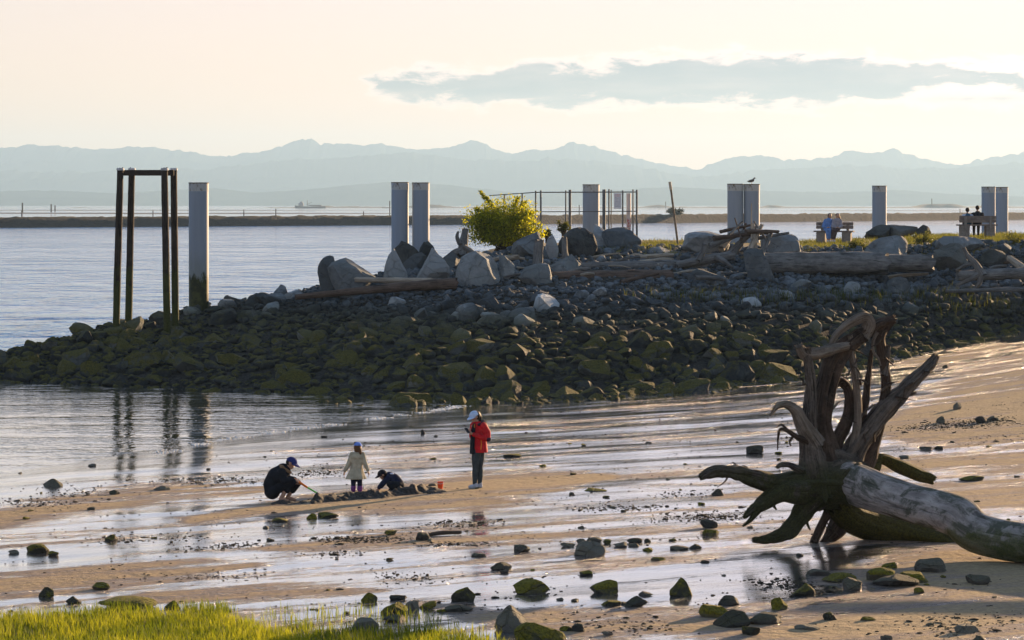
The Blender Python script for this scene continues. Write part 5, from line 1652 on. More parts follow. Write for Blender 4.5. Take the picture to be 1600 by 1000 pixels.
# ------------------------------------------------------------------ stones on the beach: (px, base row, width px, height px, look, label)
BR, MR = MAT_BEACHROCK, MAT_MOSSROCK
BS = 'stones lying on the tidal sand'
beach = [
    (56, 865, 38, 16, MR, 'rounded dark green stone near the frame edge above the marsh grass, beside two small ones', {}),
    (21, 866, 17, 8, BR, 'small grey stone just left of the rounded dark green stone', {}),
    (83, 869, 17, 9, MR, 'small green stone just right of the rounded dark green stone', {}),
    (172, 847, 26, 13, MR, 'angular yellow green stone alone on the wet sand left of the diggers', dict(taper=.4)),
    (80, 761, 42, 14, BR, 'low dark mound of stone by the water edge at the far left', dict(taper=.6)),
    (252, 767, 28, 8, BR, 'flat dark slab at the edge of the sand bar left of the person in black', {}),
    (178, 773, 17, 8, BR, 'small dark stone on the sand bar left of the flat dark slab', {}),
    (72, 935, 32, 19, MR, 'pointed mossy stone just behind the marsh grass, the taller of two', dict(taper=.42)),
    (113, 944, 30, 13, BR, 'grey stone sitting in water right of the pointed mossy stone', dict(taper=.4)),
    (157, 922, 29, 12, MR, 'domed green stone on the sand behind the marsh grass', {}),
    (196, 952, 94, 17, MR, 'long low golden mossy slab rising out of the marsh grass', dict(cuts=9, lo=.5)),
    (268, 954, 28, 17, MR, 'dark stone at the end of the long mossy slab in the marsh grass', dict(taper=.3)),
    (487, 812, 20, 11, MR, 'small angular green stone below the heap of dug sand', dict(taper=.4)),
    (512, 810, 34, 10, MR, 'flat bright green mossy stone below the heap of dug sand', {}),
    (437, 816, 26, 7, MR, 'low pair-topped green stone below the person in black', {}),
    (610, 837, 21, 9, MR, 'small green stone by the seaweed streak below the diggers', {}),
    (660, 845, 22, 15, BR, 'dark upright stone at the end of the stick below the diggers', {}),
    (815, 864, 32, 14, BR, 'dark grey stone alone on bright wet sand below the red jacket', dict(taper=.3)),
    (748, 870, 24, 6, BR, 'low flat grey stone left of the lone dark grey one', {}),
    (779, 892, 42, 14, BR, 'sloping dark stone with a hump on bright wet sand', dict(taper=.4, lean=.4)),
    (788, 897, 15, 7, BR, 'little stone touching the sloping dark stone', {}),
    (830, 929, 58, 26, MR, 'big golden topped mossy block in the middle of the wet sand', dict(cuts=9, lo=.55)),
    (577, 943, 34, 18, MR, 'golden pointed stone standing at the edge of the thin grass', dict(taper=.42)),
    (720, 941, 52, 26, MR, 'mossy pyramid stone leaning to its sunlit side', dict(taper=.5, lean=.3)),
    (622, 938, 28, 9, BR, 'low dark stone between the golden pointed stone and the pyramid', {}),
    (616, 962, 54, 22, MR, 'broad dark green stone with a peaked top among thin grass', dict(taper=.5)),
    (644, 955, 24, 18, BR, 'two-tone grey stone beside the broad peaked one', dict(taper=.2)),
    (668, 953, 28, 14, MR, 'low mossy stone right of the two-tone grey stone', {}),
    (717, 956, 45, 11, BR, 'flat dark stone in front of the mossy pyramid', {}),
    (571, 986, 52, 22, BR, 'dark humped stone in the marsh grass', dict(taper=.4)),
    (616, 972, 36, 12, BR, 'dark stone just behind the marsh grass below the peaked one', {}),
    (803, 989, 72, 47, BR, 'biggest dark boulder at the bottom of the beach, flat sided', dict(taper=.35, cuts=9)),
    (842, 1004, 96, 34, MR, 'golden mossy boulder in front of the biggest dark boulder', dict(cuts=8, taper=.3)),
    (884, 987, 20, 9, MR, 'small mossy stone beside the golden mossy boulder', {}),
    (904, 988, 23, 15, BR, 'small dark stone with a pebble at its side, right of the golden boulder', {}),
    (922, 870, 50, 27, BR, 'large dark blocky stone in the cluster in mid beach', dict(cuts=9)),
    (887, 855, 24, 8, BR, 'low stone left of the large blocky stone', {}),
    (909, 851, 17, 10, BR, 'stone peeking out behind the large blocky stone, left side', {}),
    (928, 848, 26, 9, BR, 'flat stone directly behind the large blocky stone', {}),
    (949, 850, 13, 8, MR, 'small mossy stone right behind the large blocky stone', {}),
    (969, 856, 22, 10, BR, 'dark stone second to the right of the large blocky stone', {}),
    (992, 849, 24, 9, BR, 'dark flat stone right of the cluster, the one behind', {}),
    (990, 854, 18, 6, BR, 'dark flat stone right of the cluster, the one in front', {}),
    (1012, 848, 14, 7, BR, 'little pointed stone at the right end of the cluster', dict(taper=.4)),
    (1062, 860, 31, 8, BR, 'long low bluish stone left of its taller twin near the root wad', {}),
    (1087, 859, 20, 10, BR, 'bluish grey stone at the end of the long low one', {}),
    (1051, 846, 13, 5, MR, 'tiny yellow green stone above the long bluish stone', {}),
    (1122, 775, 23, 13, BR, 'grey stone below the long pointing root', dict(taper=.3)),
    (1108, 826, 28, 17, BR, 'rounded grey stone stacked behind a mossy one left of the root wad', {}),
    (1111, 838, 27, 12, MR, 'mossy stone in front of the rounded grey one left of the root wad', {}),
    (1012, 862, 17, 7, MR, 'small square yellow stone on the wet sand', {}),
    (1029, 877, 24, 7, MR, 'flat oblong yellow stone on the wet sand', {}),
    (916, 900, 21, 9, MR, 'oblong dark stone lying in bright water', {}),
    (938, 929, 57, 24, MR, 'long dark mossy stone rising to one end in the shaded water', dict(taper=.4, lean=.4)),
    (1062, 933, 46, 33, MR, 'dark triangular stone standing in the shaded water', dict(taper=.5, lean=.15)),
    (990, 949, 40, 19, BR, 'smooth grey slab tilted up on the sand', dict(taper=.3, lean=.5)),
    (955, 948, 33, 10, MR, 'low bright mossy stone left of the tilted grey slab', {}),
    (1139, 947, 33, 19, BR, 'rounded grey stone at the back of the group of four', {}),
    (1116, 966, 47, 23, MR, 'dark mossy block at the left of the group of four', dict(cuts=9)),
    (1140, 981, 64, 29, BR, 'pale grey wedge at the front of the group of four', dict(taper=.3, lean=.4)),
    (1196, 976, 56, 20, BR, 'square ended brown block at the right of the group of four', dict(cuts=8)),
    (1174, 993, 29, 16, MR, 'small cube of yellow moss in front of the brown block', {}),
    (1218, 953, 32, 21, MR, 'golden and dark stone in the shade right of the group of four', dict(taper=.3)),
    (949, 994, 18, 8, BR, 'tiny grey stone near the bottom edge', {}),
    (1283, 900, 48, 12, BR, 'long flat grey stone left end of the mossy row below the log', {}),
    (1313, 911, 54, 17, MR, 'bright mossy block in the row below the log', dict(cuts=9)),
    (1333, 924, 35, 23, BR, 'upright pinkish stone in front of the bright mossy block', dict(taper=.2)),
    (1378, 908, 47, 23, MR, 'dark block with mossy top in the row below the log', dict(cuts=9)),
    (1390, 888, 26, 10, MR, 'bright moss clump stone behind the dark block', {}),
    (1403, 918, 72, 20, BR, 'low wide slab across the front of the row below the log', {}),
    (1432, 911, 47, 18, MR, 'rounded mossy slab at the end of the row below the log', {}),
    (1455, 894, 50, 25, BR, 'large rounded tan boulder below the trunk', dict(cuts=10, lo=.62)),
    (1530, 914, 38, 17, BR, 'dark squarish stone on the sand in the shade of the trunk', dict(cuts=8)),
    (1258, 933, 47, 22, MR, 'dark peaked stone in the blue shade below the root wad', dict(taper=.5)),
    (1437, 928, 17, 11, MR, 'small upright mossy stone in front of the low wide slab', {}),
    (1296, 970, 31, 16, MR, 'pointed stone at the edge of the shade near the bottom', dict(taper=.5)),
    (1357, 971, 25, 8, MR, 'flat yellow topped stone on the lit sand', {}),
    (1262, 986, 40, 10, BR, 'flat grey slab on the lit sand near the bottom', {}),
    (1511, 990, 48, 14, BR, 'flat pointed grey slab on the lit sand at lower right', dict(taper=.3)),
    (1386, 1001, 19, 9, BR, 'small grey stone cut by the bottom edge', {}),
    (1530, 1006, 27, 14, BR, 'bluish stone at the very bottom below the flat pointed slab', {}),
    (1180, 709, 27, 15, BR, 'dark squarish stone behind the root wad on its open side', {}),
    (1497, 640, 14, 13, BR, 'dark upright stone on the tan sand behind the upturned root', {}),
    (1471, 662, 18, 13, BR, 'dark clod at the left end of the seaweed line on the tan sand', dict(taper=.4)),
    (1533, 661, 17, 12, BR, 'dark clod in the seaweed line, middle one', {}),
    (1553, 658, 20, 9, BR, 'dark clod in the seaweed line, nearest the frame edge', {}),
    (1520, 752, 40, 9, MR, 'flat oblong mossy stone beyond the trunk', {}),
    (1448, 773, 26, 13, MR, 'dark stone with a yellow mossy side behind the trunk', {}),
    (1414, 717, 18, 6, BR, 'small flat stone beyond the mossy end of a root', {}),
    (1448, 703, 21, 6, BR, 'flat dark stone beyond the root, left of a pair', {}),
    (1467, 702, 14, 6, BR, 'flat dark stone beyond the root, right of a pair', {}),
    (1477, 576, 10, 8, BR, 'small dark stone on the pinkish sand above the upturned root', {}),
    (800, 715, 30, 6, MR, 'flat green weed covered stone in the shallows right of the red jacket', {}),
    (931, 768, 36, 5, MR, 'flat yellow green slab right of the dry sand bar', {}),
    (143, 729, 13, 5, BR, 'small dark stone at the lapping water edge', {}),
    (660, 678, 10, 8, BR, 'small pointed stone in the shallows left of the red jacket', dict(taper=.6)),
    (681, 683, 7, 4, BR, 'tiny stone in the shallows beside the small pointed one', {}),
    (506, 684, 11, 4, BR, 'small dark stone in the shallows above the beige coat', {}),
    (1084, 610, 20, 7, BR, 'dark low stone at the foot of the riprap in the wet channel', {}),
]
for i, (px, by, w, h, mt, lab, kw) in enumerate(beach):
    d = G(px, by).y
    put_rock('beach_stone', px, by, by - h, w, d, 700 + i, mt, lab, 'stone', BS, deep=.8, bury=.24, flat=.88, rotz=None, sub=3, **{**dict(lo=.5, hi=.82), **kw})
# scattered small pebbles nobody tells apart
pm = [rock_mesh('pebble', 900 + i, (BR, MR)[i % 2], sub=2) for i in range(6)]
pr = np.random.default_rng(21)
for i in range(75):
    px, py = pr.uniform(0, 1600), 690 + 310 * pr.random() ** 1.1
    p = G(px, py)
    if p.y > 84 or (px < 720 and py < 735 - px * .1):
        continue
    o = bpy.data.objects.new('pebble', pm[i % 6])
    s = pr.uniform(.025, .075)
    o.location = p + Vector((0, 0, s * .2))
    o.scale = (s * pr.uniform(1, 1.7), s, s * pr.uniform(.35, .7))
    o.rotation_euler = (0, 0, pr.uniform(0, 6))
    link(o, None, label='small dark pebble lying loose on the tidal sand', cat='pebble', group='loose pebbles on the tidal sand')
# stick on the sand
a, b_ = G(672, 838), G(720, 836)
wood_obj('beach_stick', [tube([a + Vector((0, 0, .03)), a.lerp(b_, .5) + Vector((0, 0, .05)), b_ + Vector((0, 0, .04))], [.035, .04, .03], seg=8, seed=3)], MAT_BROWNLOG, None,
         label='short dark stick lying flat on the wet sand below the diggers', cat='stick')

# ------------------------------------------------------------------ seaweed wrack
lines = [((150, 756), (420, 750), 150, 5), ((470, 742), (540, 736), 70, 5), ((60, 768), (150, 772), 50, 8), ((500, 845), (660, 842), 170, 4), ((640, 822), (790, 818), 110, 5),
         ((660, 852), (770, 850), 60, 3), ((980, 812), (1190, 806), 130, 6), ((880, 797), (1040, 792), 90, 4), ((1400, 672), (1590, 656), 420, 5), ((270, 860), (420, 850), 80, 4),
         ((560, 900), (700, 905), 40, 8), ((1170, 905), (1280, 925), 120, 8), ((0, 785), (130, 790), 60, 6), ((1420, 700), (1600, 690), 40, 12), ((1030, 775), (1090, 770), 30, 4),
         ((870, 965), (1060, 985), 60, 10), ((1330, 985), (1590, 975), 90, 14), ((150, 845), (330, 838), 50, 6), ((450, 870), (560, 865), 30, 5), ((230, 905), (420, 897), 40, 5)]
VV, FF, bi = [], [], 0
sv = [rock_shape(960 + i, sub=1, cuts=4, rough=.2) for i in range(5)]
for (a, b_, n, sp_) in lines:
    for k in range(int(n * 2.2)):
        u = np.clip(vnoise(np.array([pr.random() * 7 + a[0]]), np.array([a[1]]))[0] * 1.3 - .15, 0, 1) * .6 + pr.random() * .4
        px, py = a[0] + (b_[0] - a[0]) * u + pr.normal(0, 22), a[1] + (b_[1] - a[1]) * u + pr.normal(0, sp_ * .7)
        p = G(px, py)
        v, f = sv[k % 5]
        s = pr.uniform(.006, .018) * (2.2 if pr.random() < .06 else 1)
        ang = pr.uniform(0, 6.28)
        c_, s_ = math.cos(ang), math.sin(ang)
        q = v * np.array([s * pr.uniform(1, 2.6), s, s * pr.uniform(.3, .8)])
        q = np.stack([q[:, 0] * c_ - q[:, 1] * s_ + p.x, q[:, 0] * s_ + q[:, 1] * c_ + p.y, q[:, 2] + p.z + s * .2], 1)
        VV.append(q)
        FF.append(f + bi)
        bi += len(v)
mesh_obj('seaweed_wrack', np.concatenate(VV), np.concatenate(FF), simple_mat('seaweed', (0.035, 0.030, 0.020), 0.9, 0.5, 20.0), None, kind='stuff',
         label='dark scraps of seaweed strewn in lines on the sand', cat='seaweed')


# ------------------------------------------------------------------ grass
def leaf_mat(name, lo, hi, trans=0.55, rough=0.6):
    m, t, out = material(name)
    tn = t.n('ShaderNodeAttribute', {'attribute_name': 'tone'}).outputs['Fac']
    c = t.mix(tn, lo, hi)
    b = t.n('ShaderNodeBsdfPrincipled', Base_Color=c, Roughness=rough)
    b.inputs['Specular IOR Level'].default_value = 0.25
    tr = t.n('ShaderNodeBsdfTranslucent', Color=t.mix(1.0, c, (1.5, 1.5, 0.9), 'MULTIPLY'))
    mx = t.n('ShaderNodeMixShader', Fac=trans, i1=b.outputs[0], i2=tr.outputs[0])
    t.set(out, 'Surface', mx.outputs[0])
    return m


def blades(name, pts, hgt, wid, mat, seed, lean=.25, tone=None, **kw):
    g_ = np.random.default_rng(seed)
    n = len(pts)
    h = hgt * g_.uniform(.55, 1.25, n)
    a = g_.uniform(0, 6.28, n)
    w = wid * g_.uniform(.7, 1.3, n)
    sx, sy = np.cos(a) * w / 2, np.sin(a) * w / 2
    la = g_.uniform(0, 6.28, n)
    ll = np.abs(g_.normal(0, lean, n)) * h
    lx, ly = np.cos(la) * ll - .05 * h, np.sin(la) * ll
    p = np.asarray(pts)
    z = np.zeros(n)
    up = lambda k: np.stack([lx * k * k, ly * k * k, h * k], 1)
    sd = np.stack([sx, sy, z], 1)
    V = np.stack([p - sd, p + sd, p + up(.5) - sd * .8, p + up(.5) + sd * .8, p + up(1.0)], 1).reshape(-1, 3)
    i = np.arange(n)[:, None] * 5
    F = np.concatenate([i + np.array([[0, 1, 3]]), i + np.array([[0, 3, 2]]), i + np.array([[2, 3, 4]])], 0)
    o = mesh_obj(name, V, F, mat, None, **kw)
    tv = g_.random(n) if tone is None else np.clip(tone + g_.normal(0, .2, n), 0, 1)
    at = o.data.attributes.new('tone', 'FLOAT', 'POINT')
    at.data.foreach_set('value', np.repeat(tv, 5).astype(np.float32))
    return o


MAT_MARSH = leaf_mat('marsh_grass', (0.085, 0.115, 0.010), (0.30, 0.30, 0.026), .6)
MAT_TURF = leaf_mat('spit_grass', (0.035, 0.050, 0.010), (0.15, 0.145, 0.035), .5)
n = 120000
X, Y = pr.uniform(-9.5, 2.2, n), pr.uniform(37.5, 46.2, n)
px, py = to_px(X, Y, 0.0)
edge = np.interp(px, [-200, 0, 60, 200, 330, 370, 420, 520, 640, 720, 800, 860], [966, 964, 962, 957, 957, 962, 984, 992, 992, 992, 1008, 1034])
edge2 = np.interp(px, [-200, 330, 380, 450, 560, 650, 720, 800], [956, 956, 962, 950, 950, 956, 976, 992])
cl = fbm(X / .35, Y / .5, 3, 8)
keep = ((py > edge + (cl - .5) * 34) & (pr.random(n) < .35 + .9 * cl)) | ((py > edge2 + (cl - .5) * 16) & (pr.random(n) < .07) & (px < 790))
X, Y, cl = X[keep], Y[keep], cl[keep]
Z = sand_z(X, Y) - .01
blades('marsh_grass', np.stack([X, Y, Z], 1), .17, .011, MAT_MARSH, 4, .28, tone=np.clip((cl - .35) * 2, 0, 1), kind='stuff', label='bright green marsh grass growing along the bottom of the beach', cat='grass')

n = 90000
X, Y = pr.uniform(1.0, 26, n), pr.uniform(113, 150, n)
cl = fbm(X / 1.6, Y / 2.6, 3, 6)
px, py = to_px(X, Y, bank_z(X, Y))
spots = [(1030, 388, 34, 7), (1075, 385, 20, 6), (1310, 385, 40, 9), (1270, 388, 20, 8), (1440, 382, 26, 12), (1465, 378, 24, 8), (1575, 378, 40, 16), (1600, 390, 40, 18), (1480, 368, 16, 4),
         (1385, 367, 24, 4), (1165, 372, 60, 4), (990, 388, 20, 5), (1410, 395, 20, 8), (945, 392, 20, 6), (1555, 372, 30, 4)]
wgt = np.zeros(n)
for (a, b_, c_, d_) in spots:
    wgt = np.maximum(wgt, np.exp(-((px - a) / c_) ** 2 - ((py - b_) / d_) ** 2))
keep = pr.random(n) < np.clip(wgt * 1.2 * (cl * 1.6), 0, 1) + .012 * (cl > .55)
keep &= bank_z(X, Y) > 3.9
X, Y, cl = X[keep], Y[keep], cl[keep]
blades('spit_grass', np.stack([X, Y, bank_z(X, Y) - .02], 1), .20, .02, MAT_TURF, 5, .3, tone=cl, kind='stuff', label='tufts of sunlit grass on the flat top of the spit', cat='grass')
n = 60000
X, Y = pr.uniform(-3, 23, n), pr.uniform(98, 117, n)
px, py = to_px(X, Y, bank_z(X, Y))
wgt = np.zeros(n)
for (a, b_, c_, d_) in [(1200, 472, 90, 7), (1080, 470, 60, 6), (1330, 472, 80, 8), (1450, 470, 60, 9), (1500, 492, 40, 10), (1560, 486, 60, 10)]:
    wgt = np.maximum(wgt, np.exp(-((px - a) / c_) ** 2 - ((py - b_) / d_) ** 2))
keep = pr.random(n) < wgt * .5
X, Y = X[keep], Y[keep]
blades('bank_grass', np.stack([X, Y, bank_z(X, Y) + .1], 1), .38, .02, MAT_TURF, 6, .4, tone=np.full(len(X), .15), kind='stuff', label='dark green grass growing in the shaded cobbles of the bank', cat='grass')

# ------------------------------------------------------------------ shrub and weeds
MAT_SHRUB = leaf_mat('shrub_leaf', (0.085, 0.115, 0.010), (0.42, 0.40, 0.024), .66)
MAT_STEM = simple_mat('shrub_stem', (0.06, 0.045, 0.03), 0.9)


def shrub(name, base, w, h, n_stem, n_leaf, size, label, seed, mat=MAT_SHRUB, cat='shrub', sprigs=()):
    g_ = np.random.default_rng(seed)
    e = empty(name, base, label=label, cat=cat)
    tubes, tips = [], []
    for k in range(n_stem):
        a = g_.uniform(0, 6.28)
        r_ = g_.uniform(.15, 1) ** .6
        tip = Vector((math.cos(a) * r_ * w * .46, math.sin(a) * r_ * w * .36, h * g_.uniform(.22, .93) * (1.08 - .40 * r_ * r_)))
        mid = Vector((tip.x * .45, tip.y * .45, tip.z * .6))
        tubes.append(tube([(g_.normal(0, w * .05), g_.normal(0, w * .04), -.2), mid, tip], [.03, .018, .006], seg=6, step=.2, seed=k))
        tips += [(mid.lerp(tip, u), .30 * w * .5) for u in (.15, .45, .75, 1.0)]
    for s in sprigs:
        tubes.append(tube([(0, 0, h * .4), Vector(s) * .8, s], [.02, .01, .005], seg=5, step=.2, seed=9))
        tips += [(Vector(s).lerp(Vector((0, 0, h * .5)), u), .12) for u in (0, .08, .16, .3)]
    wood_obj('stems', tubes, MAT_STEM, e)
    C, Dn = [], []
    for k in range(n_leaf):
        c0, rad = tips[int(g_.integers(len(tips)))]
        v = g_.normal(size=3)
        v /= np.linalg.norm(v)
        C.append(np.array(c0) + v * rad * g_.random() ** .5 * np.array([1, 1, .75]))
    C = np.array(C)
    ok = (C[:, 2] > .05)
    C = C[ok]
    n_ = len(C)
    nrm = g_.normal(size=(n_, 3))
    nrm /= np.linalg.norm(nrm, axis=1)[:, None]
    u = np.cross(nrm, g_.normal(size=(n_, 3)))
    u /= np.linalg.norm(u, axis=1)[:, None]
    w_ = np.cross(nrm, u)
    s = (size * g_.uniform(.6, 1.3, n_))[:, None]
    V = np.stack([C - u * s, C + w_ * s * .45 + nrm * s * .12, C + u * s, C - w_ * s * .45 + nrm * s * .12], 1).reshape(-1, 3)
    i = np.arange(n_)[:, None] * 4
    F = np.concatenate([i + np.array([[0, 1, 2]]), i + np.array([[0, 2, 3]])], 0)
    o = mesh_obj('foliage', V, F, mat, e)
    at = o.data.attributes.new('tone', 'FLOAT', 'POINT')
    at.data.foreach_set('value', np.repeat(g_.random(n_), 4).astype(np.float32))
    return e


p = P(788, 386, 121.0)
shrub('shrub', p, 3.3, 2.1, 130, 24000, .058, 'bright yellow green leafy shrub beside the railing', 3,
      sprigs=[(-.98, 0, 2.28), (-.75, .1, 2.05), (.85, 0, 1.85), (1.15, 0, 1.45), (.6, 0, 2.05), (-1.2, 0, 1.6)])
for (px, py, d, w, h, lab) in ((880, 366, 124, .7, .7, 'small weedy bush between the shrub and the dark rounded boulder'), (854, 372, 123, .5, .6, 'little leafy sprig at the foot of the big shrub'),
                               (1437, 386, 121, 1.1, .75, 'low green weed clump between the slanting slab and the bench'), (1340, 392, 119, 1.0, .5, 'low weeds at the end of the bench where two people lean together'),
                               (1585, 388, 121, 1.6, .8, 'weedy green hump at the frame edge beyond the last pile')):
    shrub('weed_clump', P(px, py, d), w, h, 14, 900, .045, lab, int(px), MAT_TURF, 'plant')


# ------------------------------------------------------------------ thin line of foam where the water laps the flat
fl = [(-40, 745), (60, 737), (140, 728), (230, 713), (330, 691), (420, 677), (520, 664), (600, 653), (660, 645), (725, 634)]
fp_ = [G(*q) for q in fl]
VV, FF, bi = [], [], 0
for i in range(1500):
    u = 3.0 + pr.random() * (len(fp_) - 4)
    k = int(u)
    q = fp_[k].lerp(fp_[k + 1], u - k)
    gap = vnoise(np.array([u * 6.0]), np.array([.5]))[0]
    if gap < .50:
        continue
    v, f = sv[i % 5]
    s = pr.uniform(.006, .02)
    w_ = pr.normal(0, .16)
    q = q + Vector((w_ * -.914, w_ * .41, 0))
    VV.append(v * np.array([s * 2.2, s * 1.5, s * .8]) + np.array([q.x, q.y, max(q.z, WATER_Z) + .004]))
    FF.append(f + bi)
    bi += len(v)
mesh_obj('surf_foam', np.concatenate(VV), np.concatenate(FF), simple_mat('foam', (0.80, 0.80, 0.78), 0.5, 0.1), None, True, kind='stuff', label='thin white foam line where water laps the sand', cat='foam')


# ------------------------------------------------------------------ grit: shell bits and crumbs of weed scattered over the flat
VV, FF, bi = [], [], 0
n = 9000
X, Y = pr.uniform(-13, 16, n), 39 + 46 * pr.random(n) ** 1.2
cl = fbm((X * .848 + Y * .53) / 2.6, (-X * .53 + Y * .848) / .5, 4, 44)
ok = (pr.random(n) < np.clip((cl - .47) * 6, 0, 1)) & ((X + 1.6) * -.914 + (Y - 88) * .41 < -2.5)
for x, y in zip(X[ok], Y[ok]):
    v, f = sv[bi % 5]
    s = pr.uniform(.006, .016) * (2.0 if pr.random() < .05 else 1)
    VV.append(v * np.array([s * pr.uniform(1, 2.2), s, s * .6]) + np.array([x, y, float(sand_z(x, y)) + s * .3]))
    FF.append(f + bi)
    bi += len(v)
mesh_obj('beach_grit', np.concatenate(VV), np.concatenate(FF), simple_mat('grit', (0.055, 0.045, 0.034), 0.9, 0.6, 3.0), None, kind='stuff', label='fine grit and shell bits scattered over the tidal flat', cat='grit')

# ------------------------------------------------------------------ rock jetty across the water
def strip(name, pts, prof, mat, seed, n=1400, rough=.5, **kw):
    """Long low mound through plan points (x, y); prof: list of (offset, height)."""
    xs = np.linspace(pts[0][0], pts[-1][0], n)
    ys = np.interp(xs, *zip(*pts))
    V = []
    for j, (o, h) in enumerate(prof):
        nz = (fbm(xs / 2.2, xs * 0 + j * 3.7, 4, seed + j) - .5)
        V.append(np.stack([xs, ys + o + nz * rough * 2, np.full(n, h) + nz * rough * (1.2 if 0 < j < len(prof) - 1 else 0)], 1))
    V = np.stack(V, 0)
    return mesh_obj(name, V.reshape(-1, 3), grid_faces(n, len(prof)), mat, None, True, **kw)


m, t, out = material('jetty_rock')
g = t.n('ShaderNodeNewGeometry').outputs['Position']
z = t.n('ShaderNodeSeparateXYZ', Vector=g).outputs[2]
nn = t.noise(g, 0.7, 5.0, 0.7)
c = t.mix(t.ss(nn, .3, .7), (0.006, 0.005, 0.005), (0.020, 0.016, 0.014))
c = t.mix(t.ss(t.m('ADD', z, nn), 2.6, 3.2), c, (0.045, 0.036, 0.014))
b = t.n('ShaderNodeBsdfPrincipled', Base_Color=c, Roughness=.95, Normal=t.n('ShaderNodeBump', Strength=1.0, Distance=.8, Height=nn).outputs[0])
t.set(out, 'Surface', b.outputs[0])
JP = [(-260, 700), (-134, 752), (0, 880), (203, 1150), (420, 1420)]
strip('rock_jetty', JP, [(-5.5, -.5), (-3.6, .5), (-2.2, 1.6), (-.9, 2.55), (.9, 2.7), (3, 1.4), (5.5, -.5)], m, 4, 2200, .8, label='long dark rock jetty crossing the water behind the spit', cat='jetty')
MAT_DARKLEAF = leaf_mat('dark_leaf', (0.015, 0.02, 0.008), (0.035, 0.04, 0.014), .15)
MAT_POST = simple_mat('old_post', (0.06, 0.045, 0.035), 0.9)


def jetty_y(x):
    return float(np.interp(x, *zip(*JP)))


for px, h, lab in ((34, 1.6, 'short post on the jetty at the far left'), (239, 1.5, 'short post on the jetty behind the timber frame'), (381, 1.8, 'post on the jetty right of the weedy pile'),
                   (431, 2.0, 'post on the jetty above the outermost boulder'), (609, 4.2, 'tall post on the jetty just left of the twin piles'), (568, 1.2, 'stub post on the jetty between two taller ones'),
                   (905, 3.0, 'post on the jetty seen through the railing'), (1062, 2.2, 'post on the jetty beside the leaning pole'), (1500, 1.5, 'post on the jetty above the seated pair in dark and light')):
    k = (px - 800) / FPX
    x = 0.0
    for _ in range(20):
        x = k * jetty_y(x)
    rod('jetty_post', (x, jetty_y(x), 2.0), (x, jetty_y(x), 2.75 + h), .15, .13, MAT_POST, None, 8, label=lab, cat='post', group='posts on the jetty')
for px, w, h, lab in ((1055, 7, 2.2, 'dark bush on the jetty behind the leaning pole'), ):
    k = (px - 800) / FPX
    x = 0.0
    for _ in range(20):
        x = k * jetty_y(x)
    shrub('jetty_bush', (x, jetty_y(x), 2.5), w, h, 18, 1200, .35, lab, int(px), MAT_DARKLEAF, 'bush')

# tidal flats and the low far shore
m = simple_mat('mud_flat', (0.060, 0.050, 0.045), 0.6, 0.3, 0.02)
for name, x0, x1, y0, y1 in (('tidal_flat', -700, 60, 1780, 2080), ('tidal_flat', -900, -40, 2700, 3100), ('tidal_flat', 120, 900, 2500, 2800), ('tidal_flat', -200, 420, 3500, 3900)):
    xs = np.linspace(x0, x1, 160)
    e0 = (fbm(xs / 60, xs * 0, 4, 3) - .5) * (y1 - y0) * .9
    tp_ = np.clip(np.minimum(xs - x0, x1 - xs) / ((x1 - x0) * .3), 0, 1)
    c0 = (y0 + y1) / 2
    V = np.stack([np.stack([xs, c0 + e0 - (y1 - y0) * .5 * tp_, np.full(160, WATER_Z - .02)], 1), np.stack([xs, c0 + e0, WATER_Z + .12 * tp_], 1),
                  np.stack([xs, c0 + e0 + (y1 - y0) * .5 * tp_, np.full(160, WATER_Z - .02)], 1)], 0)
    mesh_obj(name, V.reshape(-1, 3), grid_faces(160, 3), m, None, True, kind='structure')
m = simple_mat('far_land', (0.035, 0.035, 0.030), 1.0, 0.3, 0.02)
xs = np.linspace(-1100, 2600, 900)
hh = 1.2 + 5.2 * smooth(.45, .75, fbm(xs / 60, xs * 0 + 2, 5, 6)) + 1.6 * fbm(xs / 9, xs * 0, 3, 8)
hh *= smooth(-420, -200, xs) * .8 + .2
V = np.stack([np.stack([xs, np.full(900, 4900.), np.full(900, -.4)], 1), np.stack([xs, np.full(900, 4930.), hh - .6], 1), np.stack([xs, np.full(900, 5050.), hh - .8], 1), np.stack([xs, np.full(900, 5100.), np.full(900, -.4)], 1)], 0)
mesh_obj('far_shore', V.reshape(-1, 3), grid_faces(900, 4), m, None, True, kind='structure')

# ship and boats far out
MAT_HULL = simple_mat('ship_hull', (0.07, 0.06, 0.06), 0.7, 0.2, 0.1)
MAT_HOUSE = simple_mat('ship_house', (0.30, 0.28, 0.27), 0.7, 0.2, 0.1)


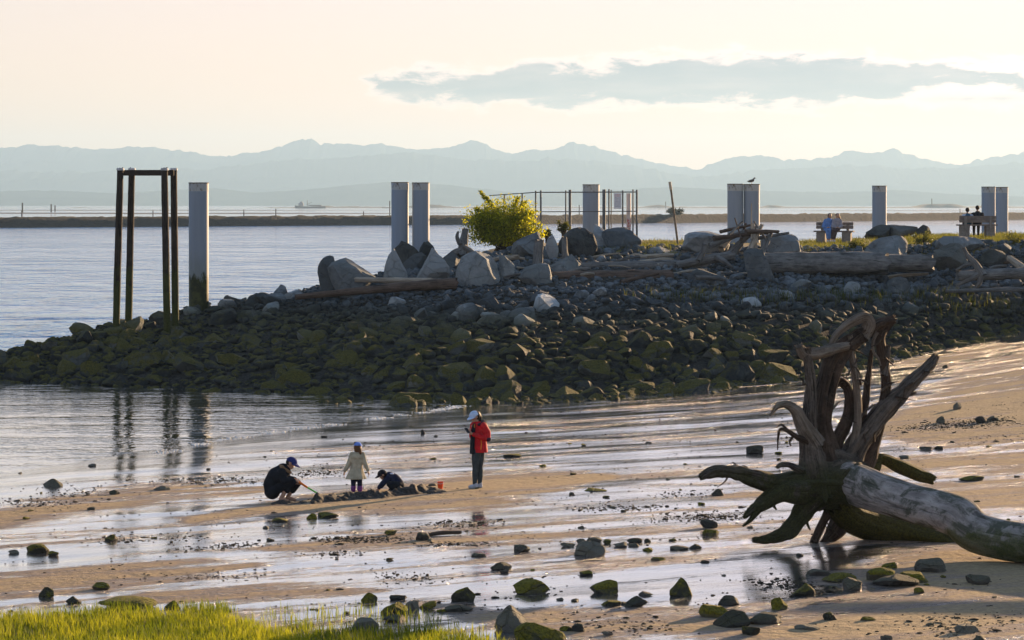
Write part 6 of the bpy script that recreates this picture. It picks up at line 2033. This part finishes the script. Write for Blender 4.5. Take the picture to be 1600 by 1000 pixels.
def ship(px, d, L, label, big):
    x = (px - 800) / FPX * d
    e = empty('ship' if big else 'small_boat', (x, d, WATER_Z), label=label, cat='ship' if big else 'boat')
    V, F = [], []
    st = [(-.5, .12, .9), (-.4, .16, .8), (0, .17, .75), (.35, .15, .9), (.5, .02, 1.25)]
    D = L * .075
    for u, b_, h in st:
        for s_, z_ in ((-1, 1), (-.6, 0), (.6, 0), (1, 1)):
            V.append((-u * L, s_ * b_ * L * .5, h * D * z_ - (.3 if z_ == 0 else 0)))
    for i in range(len(st) - 1):
        for k in range(3):
            a = i * 4 + k
            F.append((a, a + 1, a + 5, a + 4))
        F.append((i * 4 + 3, i * 4, i * 4 + 4, i * 4 + 7))
    F += [(0, 1, 2, 3)[::-1], tuple(len(V) - 4 + k for k in range(4))]
    mesh_obj('hull', V, F, MAT_HULL, e)
    box('deckhouse', (-L * .30, 0, D + L * .045), (L * .16, L * .10, L * .10), MAT_HOUSE, e)
    box('bridge', (-L * .29, 0, D + L * .115), (L * .09, L * .09, L * .045), MAT_HOUSE, e)
    rod('mast', (-L * .10, 0, D * .8), (-L * .10, 0, D + L * .19), L * .012, L * .008, MAT_HULL, e, 8)
    rod('boom', (-L * .10, 0, D + L * .05), (L * .05, 0, D + L * .12), L * .008, L * .006, MAT_HULL, e, 8)
    box('cargo', (L * .15, 0, D + L * .015), (L * .42, L * .12, L * .035), MAT_HULL, e)
    return e


ship(485, 4300.0, 46.0, 'grey working ship low on the far water left of the twin piles', True)
ship(602, 4500.0, 11.0, 'tiny boat on the far water just left of the twin piles', False)
for px, d, h, lab in ((35, 2100, 7, 'channel marker pole far out at the left edge'), (80, 2300, 6, 'channel marker pole far out, second from the left edge'), (86, 2500, 5, 'thin channel marker just right of the second marker'),
                      (1456, 4700, 15, 'beacon tower on the far shore above the last bench'), (1040, 4700, 10, 'beacon on the far shore just left of the leaning pole')):
    x = (px - 800) / FPX * d
    rod('channel_marker', (x, d, -1), (x, d, h), .35 + d / 8000, .3 + d / 9000, MAT_POST, None, 8, label=lab, cat='marker', group='markers far out on the water')
